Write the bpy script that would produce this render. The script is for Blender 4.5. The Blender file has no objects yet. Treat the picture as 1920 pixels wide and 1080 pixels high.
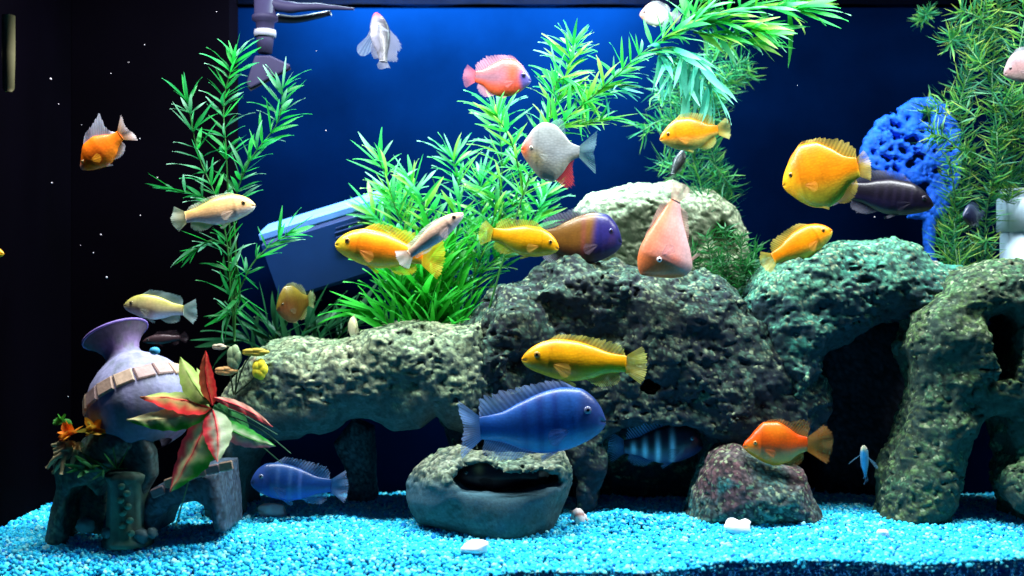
import bpy, math, random
import numpy as np
from mathutils import Vector, Matrix

random.seed(7)
rng = np.random.default_rng(11)
sc = bpy.context.scene
R = math.radians

# ------------------------------------------------------------------ camera
CAMY, CZ, FPX = -1.27, 0.325, 2032.0
cd = bpy.data.cameras.new('camera')
cd.sensor_width = 36.0
cd.lens = 36.0 * FPX / 1920.0
cd.clip_start = 0.05
cd.clip_end = 100
cam = bpy.data.objects.new('camera', cd)
sc.collection.objects.link(cam)
cam.location = (0, CAMY, CZ)
cam.rotation_euler = (R(90), 0, 0)
sc.camera = cam
cd.dof.use_dof = True
cd.dof.focus_distance = 1.50
cd.dof.aperture_fstop = 2.8

# ------------------------------------------------------------------ world, lamps, exposure
w = bpy.data.worlds.new('World')
sc.world = w
w.use_nodes = True
bg = w.node_tree.nodes['Background']
bg.inputs[0].default_value = (0.05, 0.24, 0.90, 1)
bg.inputs[1].default_value = 0.050


def area_lamp(name, loc, sx, sy, power, col, tilt=0.0):
    l = bpy.data.lights.new(name, 'AREA')
    l.shape = 'RECTANGLE'
    l.size, l.size_y = sx, sy
    l.energy = power
    l.color = col
    o = bpy.data.objects.new(name, l)
    o.location = loc
    o.rotation_euler = (R(tilt), 0, 0)
    sc.collection.objects.link(o)
    return o


# the two light bars of the aquarium hood, above the water
area_lamp('hood_light_bar', (0.10, 0.145, 0.90), 1.72, 0.10, 43.0, (0.95, 0.98, 1.0), 0)
area_lamp('hood_back_light_bar', (-0.06, 0.445, 0.835), 0.56, 0.03, 27.0, (0.70, 0.94, 1.0), 44)

sc.view_settings.view_transform = 'Standard'
sc.view_settings.look = 'None'
sc.view_settings.exposure = 0.0
sc.view_settings.gamma = 1.0
sc.view_settings.use_curve_mapping = False
sc.cycles.use_denoising = True
sc.cycles.max_bounces = 8
sc.cycles.transparent_max_bounces = 24
sc.cycles.sample_clamp_indirect = 4.0


# ------------------------------------------------------------------ helpers
def dist(Y):
    return Y - CAMY


def P(px, py, Y):
    d = dist(Y)
    return Vector(((px - 960.0) * d / FPX, Y, CZ - (py - 540.0) * d / FPX))


def mpp(Y):
    return dist(Y) / FPX


def new_mesh(name, verts, faces, cols=None, smooth=True):
    """verts (N,3); faces (M,k) array or list of index lists; cols (N,3|4)"""
    me = bpy.data.meshes.new(name)
    verts = np.asarray(verts, np.float32)
    if isinstance(faces, np.ndarray):
        m, k = faces.shape
        me.vertices.add(len(verts))
        me.vertices.foreach_set('co', verts.ravel())
        me.loops.add(m * k)
        me.loops.foreach_set('vertex_index', faces.astype(np.int32).ravel())
        me.polygons.add(m)
        me.polygons.foreach_set('loop_start', np.arange(0, m * k, k, dtype=np.int32))
        me.polygons.foreach_set('loop_total', np.full(m, k, np.int32))
        me.update(calc_edges=True)
        me.validate()
    else:
        me.from_pydata([tuple(map(float, v)) for v in verts], [], [tuple(f) for f in faces])
        me.update()
    if smooth:
        me.polygons.foreach_set('use_smooth', np.ones(len(me.polygons), bool))
    if cols is not None:
        cols = np.asarray(cols, np.float32)
        if cols.shape[1] == 3:
            cols = np.hstack([cols, np.ones((len(cols), 1), np.float32)])
        a = me.color_attributes.new('Col', 'FLOAT_COLOR', 'POINT')
        a.data.foreach_set('color', np.ascontiguousarray(cols).ravel())
    return me


def obj(name, me, mat, parent=None, loc=None):
    o = bpy.data.objects.new(name, me)
    sc.collection.objects.link(o)
    if mat is not None and len(me.materials) == 0:
        me.materials.append(mat)
    if parent is not None:
        o.parent = parent
    if loc is not None:
        o.location = loc
    return o


def thing(name, label, cat, loc, group=None):
    o = bpy.data.objects.new(name, None)
    o.empty_display_size = 0.02
    o.location = loc
    sc.collection.objects.link(o)
    tag(o, label, cat, group)
    return o


def tag(o, label, cat, group=None):
    o['label'] = label
    o['category'] = cat
    if group:
        o['group'] = group
    return o


class MB:
    """collects pieces of one mesh with vertex colours"""

    def __init__(s):
        s.v, s.f, s.c = [], [], []

    def add(s, v, f, c):
        n = sum(len(a) for a in s.v)
        v = np.asarray(v, float)
        c = np.asarray(c, float)
        if c.ndim == 1:
            c = np.tile(c[:3], (len(v), 1))
        s.v.append(v)
        s.c.append(c)
        s.f += [[i + n for i in q] for q in f]

    def mesh(s, name, smooth=True):
        return new_mesh(name, np.vstack(s.v), s.f, np.vstack(s.c), smooth)


def grid_faces(nu, nv, wrap=False):
    f = []
    for i in range(nu - 1):
        for j in range(nv if wrap else nv - 1):
            j2 = (j + 1) % nv
            f.append([i * nv + j, (i + 1) * nv + j, (i + 1) * nv + j2, i * nv + j2])
    return f


def tube(pts, radii, n=8, cap=True):
    pts = [Vector(p) for p in pts]
    if not hasattr(radii, '__len__'):
        radii = [radii] * len(pts)
    V = []
    prev = None
    for i, p in enumerate(pts):
        t = (pts[min(i + 1, len(pts) - 1)] - pts[max(i - 1, 0)]).normalized()
        if prev is None:
            a = t.orthogonal().normalized()
        else:
            a = (prev - t * prev.dot(t)).normalized()
        prev = a
        b = t.cross(a)
        for k in range(n):
            an = 2 * math.pi * k / n
            V.append(p + (a * math.cos(an) + b * math.sin(an)) * radii[i])
    F = grid_faces(len(pts), n, True)
    if cap:
        F.append(list(range(n))[::-1])
        F.append([(len(pts) - 1) * n + k for k in range(n)])
    return [tuple(v) for v in V], F


def lathe(profile, axis, origin, n=40, x0=0, x1=2 * math.pi):
    """profile list of (r,h); axis unit vector"""
    axis = Vector(axis).normalized()
    a = axis.orthogonal().normalized()
    b = axis.cross(a)
    V = []
    for r, h in profile:
        for k in range(n):
            an = 2 * math.pi * k / n
            V.append(tuple(Vector(origin) + axis * h + (a * math.cos(an) + b * math.sin(an)) * r))
    return V, grid_faces(len(profile), n, True)


def box(center, ax, ay, az, sx, sy, sz, bev=0.12):
    """slightly chamfered box: 24 verts"""
    c = Vector(center)
    V, F = [], []
    ax, ay, az = Vector(ax), Vector(ay), Vector(az)
    b = bev * min(sx, sy, sz)
    lev = [(-sz / 2, b), (-sz / 2 + b, 0), (sz / 2 - b, 0), (sz / 2, b)]
    for z, ins in lev:
        hx, hy = sx / 2 - ins, sy / 2 - ins
        for (i, j) in ((-1, -1), (1, -1), (1, 1), (-1, 1)):
            V.append(tuple(c + ax * (i * hx) + ay * (j * hy) + az * z))
    F = grid_faces(4, 4, True)
    F = [q[::-1] for q in F]
    F.append([3, 2, 1, 0])
    F.append([12, 13, 14, 15])
    return V, F


def spline(keys, x):
    """smooth (pchip-like) interpolation of (x,y) keys"""
    kx = np.array([k[0] for k in keys], float)
    ky = np.array([k[1] for k in keys], float)
    h = np.diff(kx)
    dl = np.diff(ky) / h
    m = np.zeros(len(kx))
    m[0], m[-1] = dl[0], dl[-1]
    for i in range(1, len(kx) - 1):
        m[i] = 0 if dl[i - 1] * dl[i] <= 0 else 2 * dl[i - 1] * dl[i] / (dl[i - 1] + dl[i])
    i = np.clip(np.searchsorted(kx, x) - 1, 0, len(h) - 1)
    u = (x - kx[i]) / h[i]
    u = np.clip(u, 0, 1)
    return ((1 + 2 * u) * (1 - u) ** 2 * ky[i] + u * (1 - u) ** 2 * h[i] * m[i]
            + u * u * (3 - 2 * u) * ky[i + 1] + u * u * (u - 1) * h[i] * m[i + 1])


# ---- noise on numpy arrays
def hash3(ix, iy, iz, seed):
    with np.errstate(over='ignore'):
        h = (ix.astype(np.uint32) * np.uint32(374761393) + iy.astype(np.uint32) * np.uint32(668265263)
             + iz.astype(np.uint32) * np.uint32(2147483647) + np.uint32((seed * 974634777 + 12345) & 0xffffffff))
        h = (h ^ (h >> np.uint32(13))) * np.uint32(1274126177)
        h = (h ^ (h >> np.uint32(16))) * np.uint32(2246822519)
        h = h ^ (h >> np.uint32(15))
    return h.astype(np.float64) / 4294967295.0


def vnoise(p, scale, seed=0):
    q = p / scale + 1000.0
    i = np.floor(q).astype(np.int64)
    f = q - i
    f = f * f * (3 - 2 * f)
    out = 0
    for dx in (0, 1):
        for dy in (0, 1):
            for dz in (0, 1):
                wt = ((f[:, 0] if dx else 1 - f[:, 0]) * (f[:, 1] if dy else 1 - f[:, 1]) * (f[:, 2] if dz else 1 - f[:, 2]))
                out = out + wt * hash3(i[:, 0] + dx, i[:, 1] + dy, i[:, 2] + dz, seed)
    return out * 2 - 1


def fbm(p, scale, seed=0, oct=3):
    a, s, o = 1.0, scale, 0
    for k in range(oct):
        o = o + a * vnoise(p, s, seed + k)
        a *= .5
        s *= .5
    return o / (2 - .5 ** (oct - 1))


def worley(p, scale, seed=0):
    """nearest and second distance to jittered cell points, and that cell's random number"""
    q = p / scale + 1000.5
    i = np.floor(q - .5).astype(np.int64)
    best = np.full(len(p), 9.0)
    second = np.full(len(p), 9.0)
    idh = np.zeros(len(p))
    for dx in (0, 1):
        for dy in (0, 1):
            for dz in (0, 1):
                a, b, d = i[:, 0] + dx, i[:, 1] + dy, i[:, 2] + dz
                h0 = hash3(a, b, d, seed + 1)
                h1 = (h0 * 7919.13) % 1.0
                h2 = (h0 * 104729.7) % 1.0
                r = np.sqrt((a + .12 + .76 * h0 - q[:, 0]) ** 2 + (b + .12 + .76 * h1 - q[:, 1]) ** 2 + (d + .12 + .76 * h2 - q[:, 2]) ** 2)
                near = r < best
                second = np.where(near, best, np.minimum(second, r))
                idh = np.where(near, (h0 * 331.7) % 1.0, idh)
                best = np.where(near, r, best)
    return best, second, idh


# ---- signed distance solids -> mesh (naive surface nets)
def surface_nets(D, org, h):
    nx, ny, nz = D.shape
    ins = D < 0
    cnt = np.zeros((nx - 1, ny - 1, nz - 1), np.uint8)
    for dx in (0, 1):
        for dy in (0, 1):
            for dz in (0, 1):
                cnt += ins[dx:nx - 1 + dx, dy:ny - 1 + dy, dz:nz - 1 + dz]
    act = (cnt > 0) & (cnt < 8)
    ci = np.argwhere(act)
    idx = np.full(act.shape, -1, np.int64)
    idx[act] = np.arange(len(ci))
    acc = np.zeros((len(ci), 3))
    num = np.zeros(len(ci))
    cor = [(a, b, c) for a in (0, 1) for b in (0, 1) for c in (0, 1)]
    val = {k: D[ci[:, 0] + k[0], ci[:, 1] + k[1], ci[:, 2] + k[2]] for k in cor}
    for a in cor:
        for ax in range(3):
            if a[ax] == 0:
                b = list(a)
                b[ax] = 1
                b = tuple(b)
                va, vb = val[a], val[b]
                m = (va < 0) != (vb < 0)
                t = np.where(m, va / np.where(m, va - vb, 1), 0)
                pos = np.tile(np.array(a, float), (len(ci), 1))
                pos[:, ax] += t
                acc += pos * m[:, None]
                num += m
    V = (ci + acc / num[:, None]) * h + org
    Fs = []
    for ax in range(3):
        o1, o2 = [(1, 2), (2, 0), (0, 1)][ax]
        sl0 = [slice(None)] * 3
        sl1 = [slice(None)] * 3
        sl0[ax] = slice(0, D.shape[ax] - 1)
        sl1[ax] = slice(1, D.shape[ax])
        for o in (o1, o2):
            sl0[o] = slice(1, D.shape[o] - 1)
            sl1[o] = slice(1, D.shape[o] - 1)
        a, b = ins[tuple(sl0)], ins[tuple(sl1)]
        for sgn, m in ((1, a & ~b), (-1, ~a & b)):
            e = np.argwhere(m)
            if not len(e):
                continue
            e[:, o1] += 1
            e[:, o2] += 1
            q = []
            for (s1, s2) in ((-1, -1), (0, -1), (0, 0), (-1, 0)):
                c = e.copy()
                c[:, o1] += s1
                c[:, o2] += s2
                q.append(idx[c[:, 0], c[:, 1], c[:, 2]])
            q = np.stack(q, 1)
            Fs.append(q if sgn > 0 else q[:, ::-1])
    F = np.vstack(Fs)
    F = F[(F >= 0).all(1)]
    return V, F


def poly_sd(poly, X, Z):
    d = np.full(X.shape, 1e9)
    s = np.ones(X.shape)
    n = len(poly)
    for i in range(n):
        ax, az = poly[i]
        bx, bz = poly[i - 1]
        ex, ez = bx - ax, bz - az
        wx, wz = X - ax, Z - az
        t = np.clip((wx * ex + wz * ez) / (ex * ex + ez * ez + 1e-12), 0, 1)
        d = np.minimum(d, (wx - ex * t) ** 2 + (wz - ez * t) ** 2)
        c1, c2, c3 = Z >= az, Z < bz, ex * wz > ez * wx
        s = np.where((c1 & c2 & c3) | (~c1 & ~c2 & ~c3), -s, s)
    return s * np.sqrt(d)


def px_poly(poly, Y):
    return [(P(x, y, Y)[0], P(x, y, Y)[2]) for x, y in poly]


def warp(p, seed):
    w_ = np.stack([vnoise(p, .016, seed + 101 + k) for k in range(3)], 1)
    return p * np.array([1, 1, 1.15]) + w_ * .0055


def rock_mesh(name, poly, Y0, Y1, rad, holes=(), lumps=(), h=0.0025, big=.010, mid=.005, knob=.0054, kscale=.0092,
              colf=None, seed=0, smooth_mask=None, side=None, pits=0.):
    """a stone whose outline is poly (photo pixels carried to the stone's own middle depth), rounded through its depth"""
    ym, hy = (Y0 + Y1) / 2, (Y1 - Y0) / 2
    pp = px_poly(poly, ym)
    xs = [p[0] for p in pp]
    zs = [p[1] for p in pp]
    mg = .03
    for (lx, ly, lY, lr) in lumps:
        c = P(lx, ly, lY)
        xs += [c.x - lr, c.x + lr]
        zs += [c.z - lr, c.z + lr]
    x = np.arange(min(xs) - mg, max(xs) + mg, h)
    y = np.arange(Y0 - mg, Y1 + mg, h)
    z = np.arange(min(zs) - mg, max(zs) + mg, h)
    X, Z = np.meshgrid(x, z, indexing='ij')
    d2 = poly_sd(pp, X, Z)[:, None, :]
    dy = (np.abs(y - ym) - hy)[None, :, None]
    qa, qb = d2 + rad, dy + rad
    D = np.minimum(np.maximum(qa, qb), 0) + np.sqrt(np.maximum(qa, 0) ** 2 + np.maximum(qb, 0) ** 2) - rad
    X3 = x[:, None, None]
    Y3 = y[None, :, None]
    Z3 = z[None, None, :]
    for (lx, ly, lY, lr) in lumps:
        c = P(lx, ly, lY)
        dl = np.sqrt((X3 - c.x) ** 2 + (Y3 - c.y) ** 2 + (Z3 - c.z) ** 2) - lr
        k = .02
        hh = np.clip(.5 + .5 * (D - dl) / k, 0, 1)
        D = D * (1 - hh) + dl * hh - k * hh * (1 - hh)
    for (hp, ya, yb, hr) in holes:
        hm = (max(ya, Y0) + min(yb, Y1)) / 2
        q2 = poly_sd(px_poly(hp, hm), X, Z)[:, None, :]
        qy = (np.maximum(ya - y, y - yb))[None, :, None]
        a, b = q2 + hr, qy + hr
        hd = np.minimum(np.maximum(a, b), 0) + np.sqrt(np.maximum(a, 0) ** 2 + np.maximum(b, 0) ** 2) - hr
        k = .008
        hh = np.clip(.5 - .5 * (D + hd) / k, 0, 1)
        D = D * (1 - hh) + (-hd) * hh + k * hh * (1 - hh)
    D = np.array(D)
    def pts(m):
        ii = np.argwhere(m)
        return np.stack([x[ii[:, 0]], y[ii[:, 1]], z[ii[:, 2]]], 1)

    m = np.abs(D) < (big + mid + .010)
    p = pts(m)
    D[m] -= big * fbm(p, .085, seed, 2) + mid * fbm(p, .032, seed + 9, 2)
    m = np.abs(D) < (knob * (1.4 + pits) + h * 2)
    p = pts(m)
    f1, f2, _ = worley(warp(p, seed), kscale, seed + 20)
    g1, g2, _ = worley(warp(p, seed + 3), kscale * .48, seed + 60)
    kn = .38 * (np.sqrt(np.clip(1 - (g1 / .85) ** 2, 0, 1)) - .5) + np.sqrt(np.clip(1 - (f1 / .85) ** 2, 0, 1)) * 1.5 - .75
    kmod = np.clip(.8 + .7 * fbm(p, .035, seed + 30, 2), .15, 1.4)
    if smooth_mask is not None:
        d = p[:, 1] - CAMY
        kmod = kmod * smooth_mask(960 + p[:, 0] * FPX / d, 540 - (p[:, 2] - CZ) * FPX / d)
    if pits:
        q1, _, _ = worley(warp(p, seed + 7), .027, seed + 90)
        kn = kn - pits * sstep(.42, .12, q1)
    D[m] -= knob * kn * kmod
    V, F = surface_nets(D, np.array([x[0], y[0], z[0]]), h)
    f1, f2, idh = worley(warp(V, seed), kscale, seed + 20)
    g1, g2, idg = worley(warp(V, seed + 3), kscale * .48, seed + 60)
    idh = (.6 * idh + .4 * idg)
    f1 = np.maximum(f1, .75 * g1)
    C = colf(V, f1, idh)
    me = new_mesh(name, V, F, C)
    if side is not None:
        # pale crust plus painted top light: flanks and undersides darkened in ragged patches
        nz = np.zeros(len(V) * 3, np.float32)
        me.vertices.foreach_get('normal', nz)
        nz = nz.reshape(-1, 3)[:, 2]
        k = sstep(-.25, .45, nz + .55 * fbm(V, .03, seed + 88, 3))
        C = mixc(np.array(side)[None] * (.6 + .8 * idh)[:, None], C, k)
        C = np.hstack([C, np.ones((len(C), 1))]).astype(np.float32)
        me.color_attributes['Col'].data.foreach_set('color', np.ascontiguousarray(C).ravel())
    return me


def mixc(a, b, t):
    a, b = np.asarray(a, float), np.asarray(b, float)
    t = np.asarray(t)[..., None]
    return a * (1 - t) + b * t


def sstep(a, b, x):
    t = np.clip((x - a) / (b - a), 0, 1)
    return t * t * (3 - 2 * t)


def rock_colour(base, second, dark, accent, seed, acc=.12, dk=.35, gain=.72, pale=(.36, .46, .27)):
    """growth tint drifts over the stone, every knob has its own tone, gaps are darker"""
    def f(V, f1, idh):
        n = fbm(V, .05, seed + 40, 3) * .5 + .5
        n2 = fbm(V, .018, seed + 50, 2) * .5 + .5
        c = mixc(base, second, sstep(.3, .7, n))
        c = mixc(c, np.array(dark), sstep(1 - dk, 1 - dk + .3, n2 * .5 + .5 * idh))
        c = mixc(c, np.array(accent), sstep(1 - acc, 1 - acc + .08, vnoise(V, .028, seed + 77) * .5 + .5))
        c = mixc(c, np.array(dark), .85 * sstep(.38, .66, f1))
        if pale is not None:
            c = mixc(c, np.array(pale), .75 * (((idh * 13.7) % 1.0) > .88))
        return c * ((.40 + 1.35 * ((idh * 7.31) % 1.0)) * gain)[:, None]
    return f


# ------------------------------------------------------------------ materials
def nodes_of(name):
    m = bpy.data.materials.new(name)
    m.use_nodes = True
    return m, m.node_tree.nodes, m.node_tree.links


def attr_mat(name, rough=.5, spec=.4, noise_amt=.15, noise_scale=200., bump=.0, bump_scale=300., bump_type='noise', translucent=0.,
             alpha=False, coat=0., sss=0.):
    """vertex colour 'Col' + fine procedural grain and relief"""
    m, N, L = nodes_of(name)
    b = N['Principled BSDF']
    out = N['Material Output']
    at = N.new('ShaderNodeAttribute')
    at.attribute_name = 'Col'
    tc = N.new('ShaderNodeTexCoord')
    no = N.new('ShaderNodeTexNoise')
    no.inputs['Scale'].default_value = noise_scale
    no.inputs['Detail'].default_value = 4
    L.new(tc.outputs['Object'], no.inputs['Vector'])
    mr = N.new('ShaderNodeMapRange')
    mr.inputs['To Min'].default_value = 1 - noise_amt * 2
    mr.inputs['To Max'].default_value = 1 + noise_amt * 2
    L.new(no.outputs['Fac'], mr.inputs['Value'])
    mx = N.new('ShaderNodeVectorMath')
    mx.operation = 'SCALE'
    L.new(at.outputs['Color'], mx.inputs[0])
    L.new(mr.outputs['Result'], mx.inputs['Scale'])
    L.new(mx.outputs['Vector'], b.inputs['Base Color'])
    b.inputs['Roughness'].default_value = rough
    b.inputs['Specular IOR Level'].default_value = spec
    b.inputs['Coat Weight'].default_value = coat
    if sss:
        b.inputs['Subsurface Weight'].default_value = sss
        b.inputs['Subsurface Radius'].default_value = (.006, .003, .0015)
        b.inputs['Subsurface Scale'].default_value = 1.0
    if bump:
        bp = N.new('ShaderNodeBump')
        bp.inputs['Strength'].default_value = bump
        bp.inputs['Distance'].default_value = .001
        if bump_type == 'scales':
            vo = N.new('ShaderNodeTexVoronoi')
            vo.inputs['Scale'].default_value = bump_scale
            L.new(tc.outputs['Object'], vo.inputs['Vector'])
            L.new(vo.outputs['Distance'], bp.inputs['Height'])
        else:
            n2 = N.new('ShaderNodeTexNoise')
            n2.inputs['Scale'].default_value = bump_scale
            n2.inputs['Detail'].default_value = 5
            L.new(tc.outputs['Object'], n2.inputs['Vector'])
            L.new(n2.outputs['Fac'], bp.inputs['Height'])
        L.new(bp.outputs['Normal'], b.inputs['Normal'])
    last = b.outputs['BSDF']
    if translucent:
        tr = N.new('ShaderNodeBsdfTranslucent')
        L.new(mx.outputs['Vector'], tr.inputs['Color'])
        ms = N.new('ShaderNodeMixShader')
        ms.inputs['Fac'].default_value = translucent
        L.new(last, ms.inputs[1])
        L.new(tr.outputs['BSDF'], ms.inputs[2])
        last = ms.outputs['Shader']
    if alpha:
        tp = N.new('ShaderNodeBsdfTransparent')
        ms = N.new('ShaderNodeMixShader')
        L.new(at.outputs['Alpha'], ms.inputs['Fac'])
        L.new(tp.outputs['BSDF'], ms.inputs[1])
        L.new(last, ms.inputs[2])
        last = ms.outputs['Shader']
    L.new(last, out.inputs['Surface'])
    return m


def plain(name, col, rough=.5, spec=.4, var=.2, scale=20., bump=0., metal=0.):
    m, N, L = nodes_of(name)
    b = N['Principled BSDF']
    tc = N.new('ShaderNodeTexCoord')
    no = N.new('ShaderNodeTexNoise')
    no.inputs['Scale'].default_value = scale
    no.inputs['Detail'].default_value = 6
    L.new(tc.outputs['Object'], no.inputs['Vector'])
    cr = N.new('ShaderNodeValToRGB')
    cr.color_ramp.elements[0].position = .3
    cr.color_ramp.elements[1].position = .7
    cr.color_ramp.elements[0].color = tuple(c * (1 - var) for c in col) + (1,)
    cr.color_ramp.elements[1].color = tuple(min(1, c * (1 + var)) for c in col) + (1,)
    L.new(no.outputs['Fac'], cr.inputs['Fac'])
    L.new(cr.outputs['Color'], b.inputs['Base Color'])
    b.inputs['Roughness'].default_value = rough
    b.inputs['Specular IOR Level'].default_value = spec
    b.inputs['Metallic'].default_value = metal
    if bump:
        bp = N.new('ShaderNodeBump')
        bp.inputs['Strength'].default_value = bump
        bp.inputs['Distance'].default_value = .002
        L.new(no.outputs['Fac'], bp.inputs['Height'])
        L.new(bp.outputs['Normal'], b.inputs['Normal'])
    return m


M = {
    'rock': attr_mat('rock', .85, .2, .22, 260., .55, 420.),
    'gravel': attr_mat('gravel', .6, .2, .12, 500.),
    'skin': attr_mat('fish_skin', .42, .28, .07, 120., .07, 330., 'scales', sss=.0, coat=.04),
    'fin': attr_mat('fish_fin', .5, .3, .08, 300., translucent=.5, alpha=True),
    'eye': attr_mat('fish_eye', .15, .6, .0),
    'leaf': attr_mat('plastic_leaf', .42, .25, .16, 60., translucent=.45),
    'needle': attr_mat('needle_leaf', .5, .35, .12, 120., translucent=.3),
    'silk': attr_mat('silk_leaf', .6, .3, .14, 160., .25, 500., translucent=.25),
    'resin': attr_mat('painted_resin', .6, .35, .22, 140., .4, 260.),
    'coral': attr_mat('blue_coral', .7, .3, .15, 200., .4, 300.),
    'back': plain('blue_backdrop', (.0001, .0034, .021), .7, .0, .5, 3.0),
    'side': plain('dark_side', (.0005, .0003, .0012), .8, .01, .4, 4.),
    'floor': plain('gravel_bed', (.01, .12, .3), .9, .1, .3, 80.),
    'purple_plastic': plain('purple_plastic', (.022, .019, .050), .55, .12, .2, 30.),
    'clear_ring': plain('pale_plastic', (.22, .22, .28), .25, .5, .1, 60.),
    'black_plastic': plain('black_plastic', (.006, .006, .012), .4, .3, .2, 40.),
    'blue_plastic': plain('blue_plastic', (.004, .035, .17), .5, .3, .12, 15.),
    'pale_blue': plain('pale_blue_plastic', (.12, .30, .80), .45, .3, .1, 25.),
    'pvc': plain('white_pvc', (.52, .70, .85), .4, .4, .1, 25.),
    'white_stone': plain('white_stone', (.86, .80, .84), .7, .3, .08, 90., .4),
    'speck': plain('floating_speck', (.55, .50, .55), .8, .1, .1, 50.),
    'strip': plain('olive_reflection', (.10, .09, .045), .7, .1, .2, 30.),
    'rim_black': plain('rim_black', (.0006, .0007, .0012), .9, .0, .2, 40.),
    'pale_blue_stone': plain('blue_stone', (.10, .26, .5), .7, .3, .2, 120., .4),  # pale blue of the stone in the boulder cave
}


# water surface: rippled, part mirror, part clear
def water_mat():
    m, N, L = nodes_of('water')
    for n in list(N):
        if n.type == 'BSDF_PRINCIPLED':
            N.remove(n)
    out = N['Material Output']
    gl = N.new('ShaderNodeBsdfGlossy')
    gl.inputs['Color'].default_value = (.7, .85, 1, 1)
    gl.inputs['Roughness'].default_value = .06
    tp = N.new('ShaderNodeBsdfTransparent')
    tp.inputs['Color'].default_value = (.97, .99, 1, 1)
    ms = N.new('ShaderNodeMixShader')
    ms.inputs['Fac'].default_value = .12
    no = N.new('ShaderNodeTexNoise')
    no.inputs['Scale'].default_value = 9
    bp = N.new('ShaderNodeBump')
    bp.inputs['Strength'].default_value = .3
    bp.inputs['Distance'].default_value = .01
    tc = N.new('ShaderNodeTexCoord')
    L.new(tc.outputs['Object'], no.inputs['Vector'])
    L.new(no.outputs['Fac'], bp.inputs['Height'])
    L.new(bp.outputs['Normal'], gl.inputs['Normal'])
    L.new(tp.outputs['BSDF'], ms.inputs[1])
    L.new(gl.outputs['BSDF'], ms.inputs[2])
    L.new(ms.outputs['Shader'], out.inputs['Surface'])
    return m




def skin_mat():
    """fish skin: base colour from the vertex colours, blotches, rows of scales with darker edges, a wet film"""
    m = attr_mat('fish_skin', .36, .34, .02, 90., coat=.14)
    N, L = m.node_tree.nodes, m.node_tree.links
    b = N['Principled BSDF']
    b.inputs['Coat Roughness'].default_value = .18
    tc = N.new('ShaderNodeTexCoord')
    mp = N.new('ShaderNodeMapping')
    mp.inputs['Scale'].default_value = (1.0, .35, 1.25)
    L.new(tc.outputs['Object'], mp.inputs['Vector'])
    vo = N.new('ShaderNodeTexVoronoi')
    vo.inputs['Scale'].default_value = 230.
    vo.inputs['Randomness'].default_value = .75
    L.new(mp.outputs['Vector'], vo.inputs['Vector'])
    bl = N.new('ShaderNodeTexNoise')
    bl.inputs['Scale'].default_value = 38.
    bl.inputs['Detail'].default_value = 3
    L.new(tc.outputs['Object'], bl.inputs['Vector'])
    r1 = N.new('ShaderNodeMapRange')
    r1.inputs['From Min'].default_value, r1.inputs['From Max'].default_value = .15, .75
    r1.inputs['To Min'].default_value, r1.inputs['To Max'].default_value = 1.04, .88
    L.new(vo.outputs['Distance'], r1.inputs['Value'])
    r2 = N.new('ShaderNodeMapRange')
    r2.inputs['From Min'].default_value, r2.inputs['From Max'].default_value = .3, .7
    r2.inputs['To Min'].default_value, r2.inputs['To Max'].default_value = .80, 1.14
    L.new(bl.outputs['Fac'], r2.inputs['Value'])
    mu = N.new('ShaderNodeMath')
    mu.operation = 'MULTIPLY'
    L.new(r1.outputs['Result'], mu.inputs[0])
    L.new(r2.outputs['Result'], mu.inputs[1])
    old = b.inputs['Base Color'].links[0].from_socket
    sc_ = N.new('ShaderNodeVectorMath')
    sc_.operation = 'SCALE'
    L.new(old, sc_.inputs[0])
    L.new(mu.outputs['Value'], sc_.inputs['Scale'])
    L.new(sc_.outputs['Vector'], b.inputs['Base Color'])
    bp = N.new('ShaderNodeBump')
    bp.inputs['Strength'].default_value = .12
    bp.inputs['Distance'].default_value = .001
    L.new(vo.outputs['Distance'], bp.inputs['Height'])
    L.new(bp.outputs['Normal'], b.inputs['Normal'])
    return m


M['skin'] = skin_mat()
M['water'] = water_mat()

# ------------------------------------------------------------------ the tank: setting
XL, XR, YB, ZW = -0.72, 0.98, 0.56, 0.800


def struct(name, me, mat):
    o = obj(name, me, mat)
    o['kind'] = 'structure'
    return o


def slab(name, x0, x1, y0, y1, z0, z1, mat):
    V, F = box(((x0 + x1) / 2, (y0 + y1) / 2, (z0 + z1) / 2), (1, 0, 0), (0, 1, 0), (0, 0, 1), x1 - x0, y1 - y0, z1 - z0, .05)
    return struct(name, new_mesh(name, V, F, smooth=False), mat)


slab('back_wall', XL - .02, XR + .02, YB, YB + .012, -.06, .86, M['back'])
slab('side_wall', XL - .012, XL, 0, YB - .001, -.06, .86, M['side'])
slab('far_side_wall', XR, XR + .012, 0, YB - .001, -.06, .86, M['side'])
slab('tank_floor', XL, XR, .002, YB - .002, -.075, -.062, M['floor'])
slab('rim_trim', XL, XR, YB - .012, YB - .0005, ZW + .001, .858, M['rim_black'])
gx, gy = np.meshgrid(np.linspace(XL + .001, XR - .001, 60), np.linspace(.002, YB - .001, 24), indexing='ij')
struct('water_surface', new_mesh('water_surface', np.stack([gx.ravel(), gy.ravel(), np.full(gx.size, ZW) + .0015 * np.sin(gx.ravel() * 31 + gy.ravel() * 17)], 1),
                                 np.array(grid_faces(60, 24))), M['water'])


# near-black panels added to make the back corner dark
ob = thing('dark_corner_box', 'tall near-black box added to keep the back corner dark behind the bamboo-like plant', 'box', (-.56, .53, -.05))
for nm, x0, x1, y0, y1, z0, z1 in (('front_panel', XL + .001, -.462, .500, .506, -.05, .83), ('side_panel', -.468, -.4622, .5065, YB - .001, -.05, .83)):
    V, F = box(((x0 + x1) / 2 + .56, (y0 + y1) / 2 - .53, (z0 + z1) / 2 + .05), (1, 0, 0), (0, 1, 0), (0, 0, 1), x1 - x0, y1 - y0, z1 - z0, .1)
    obj(nm, new_mesh(nm, V, F, smooth=False), M['side'], ob)

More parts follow.
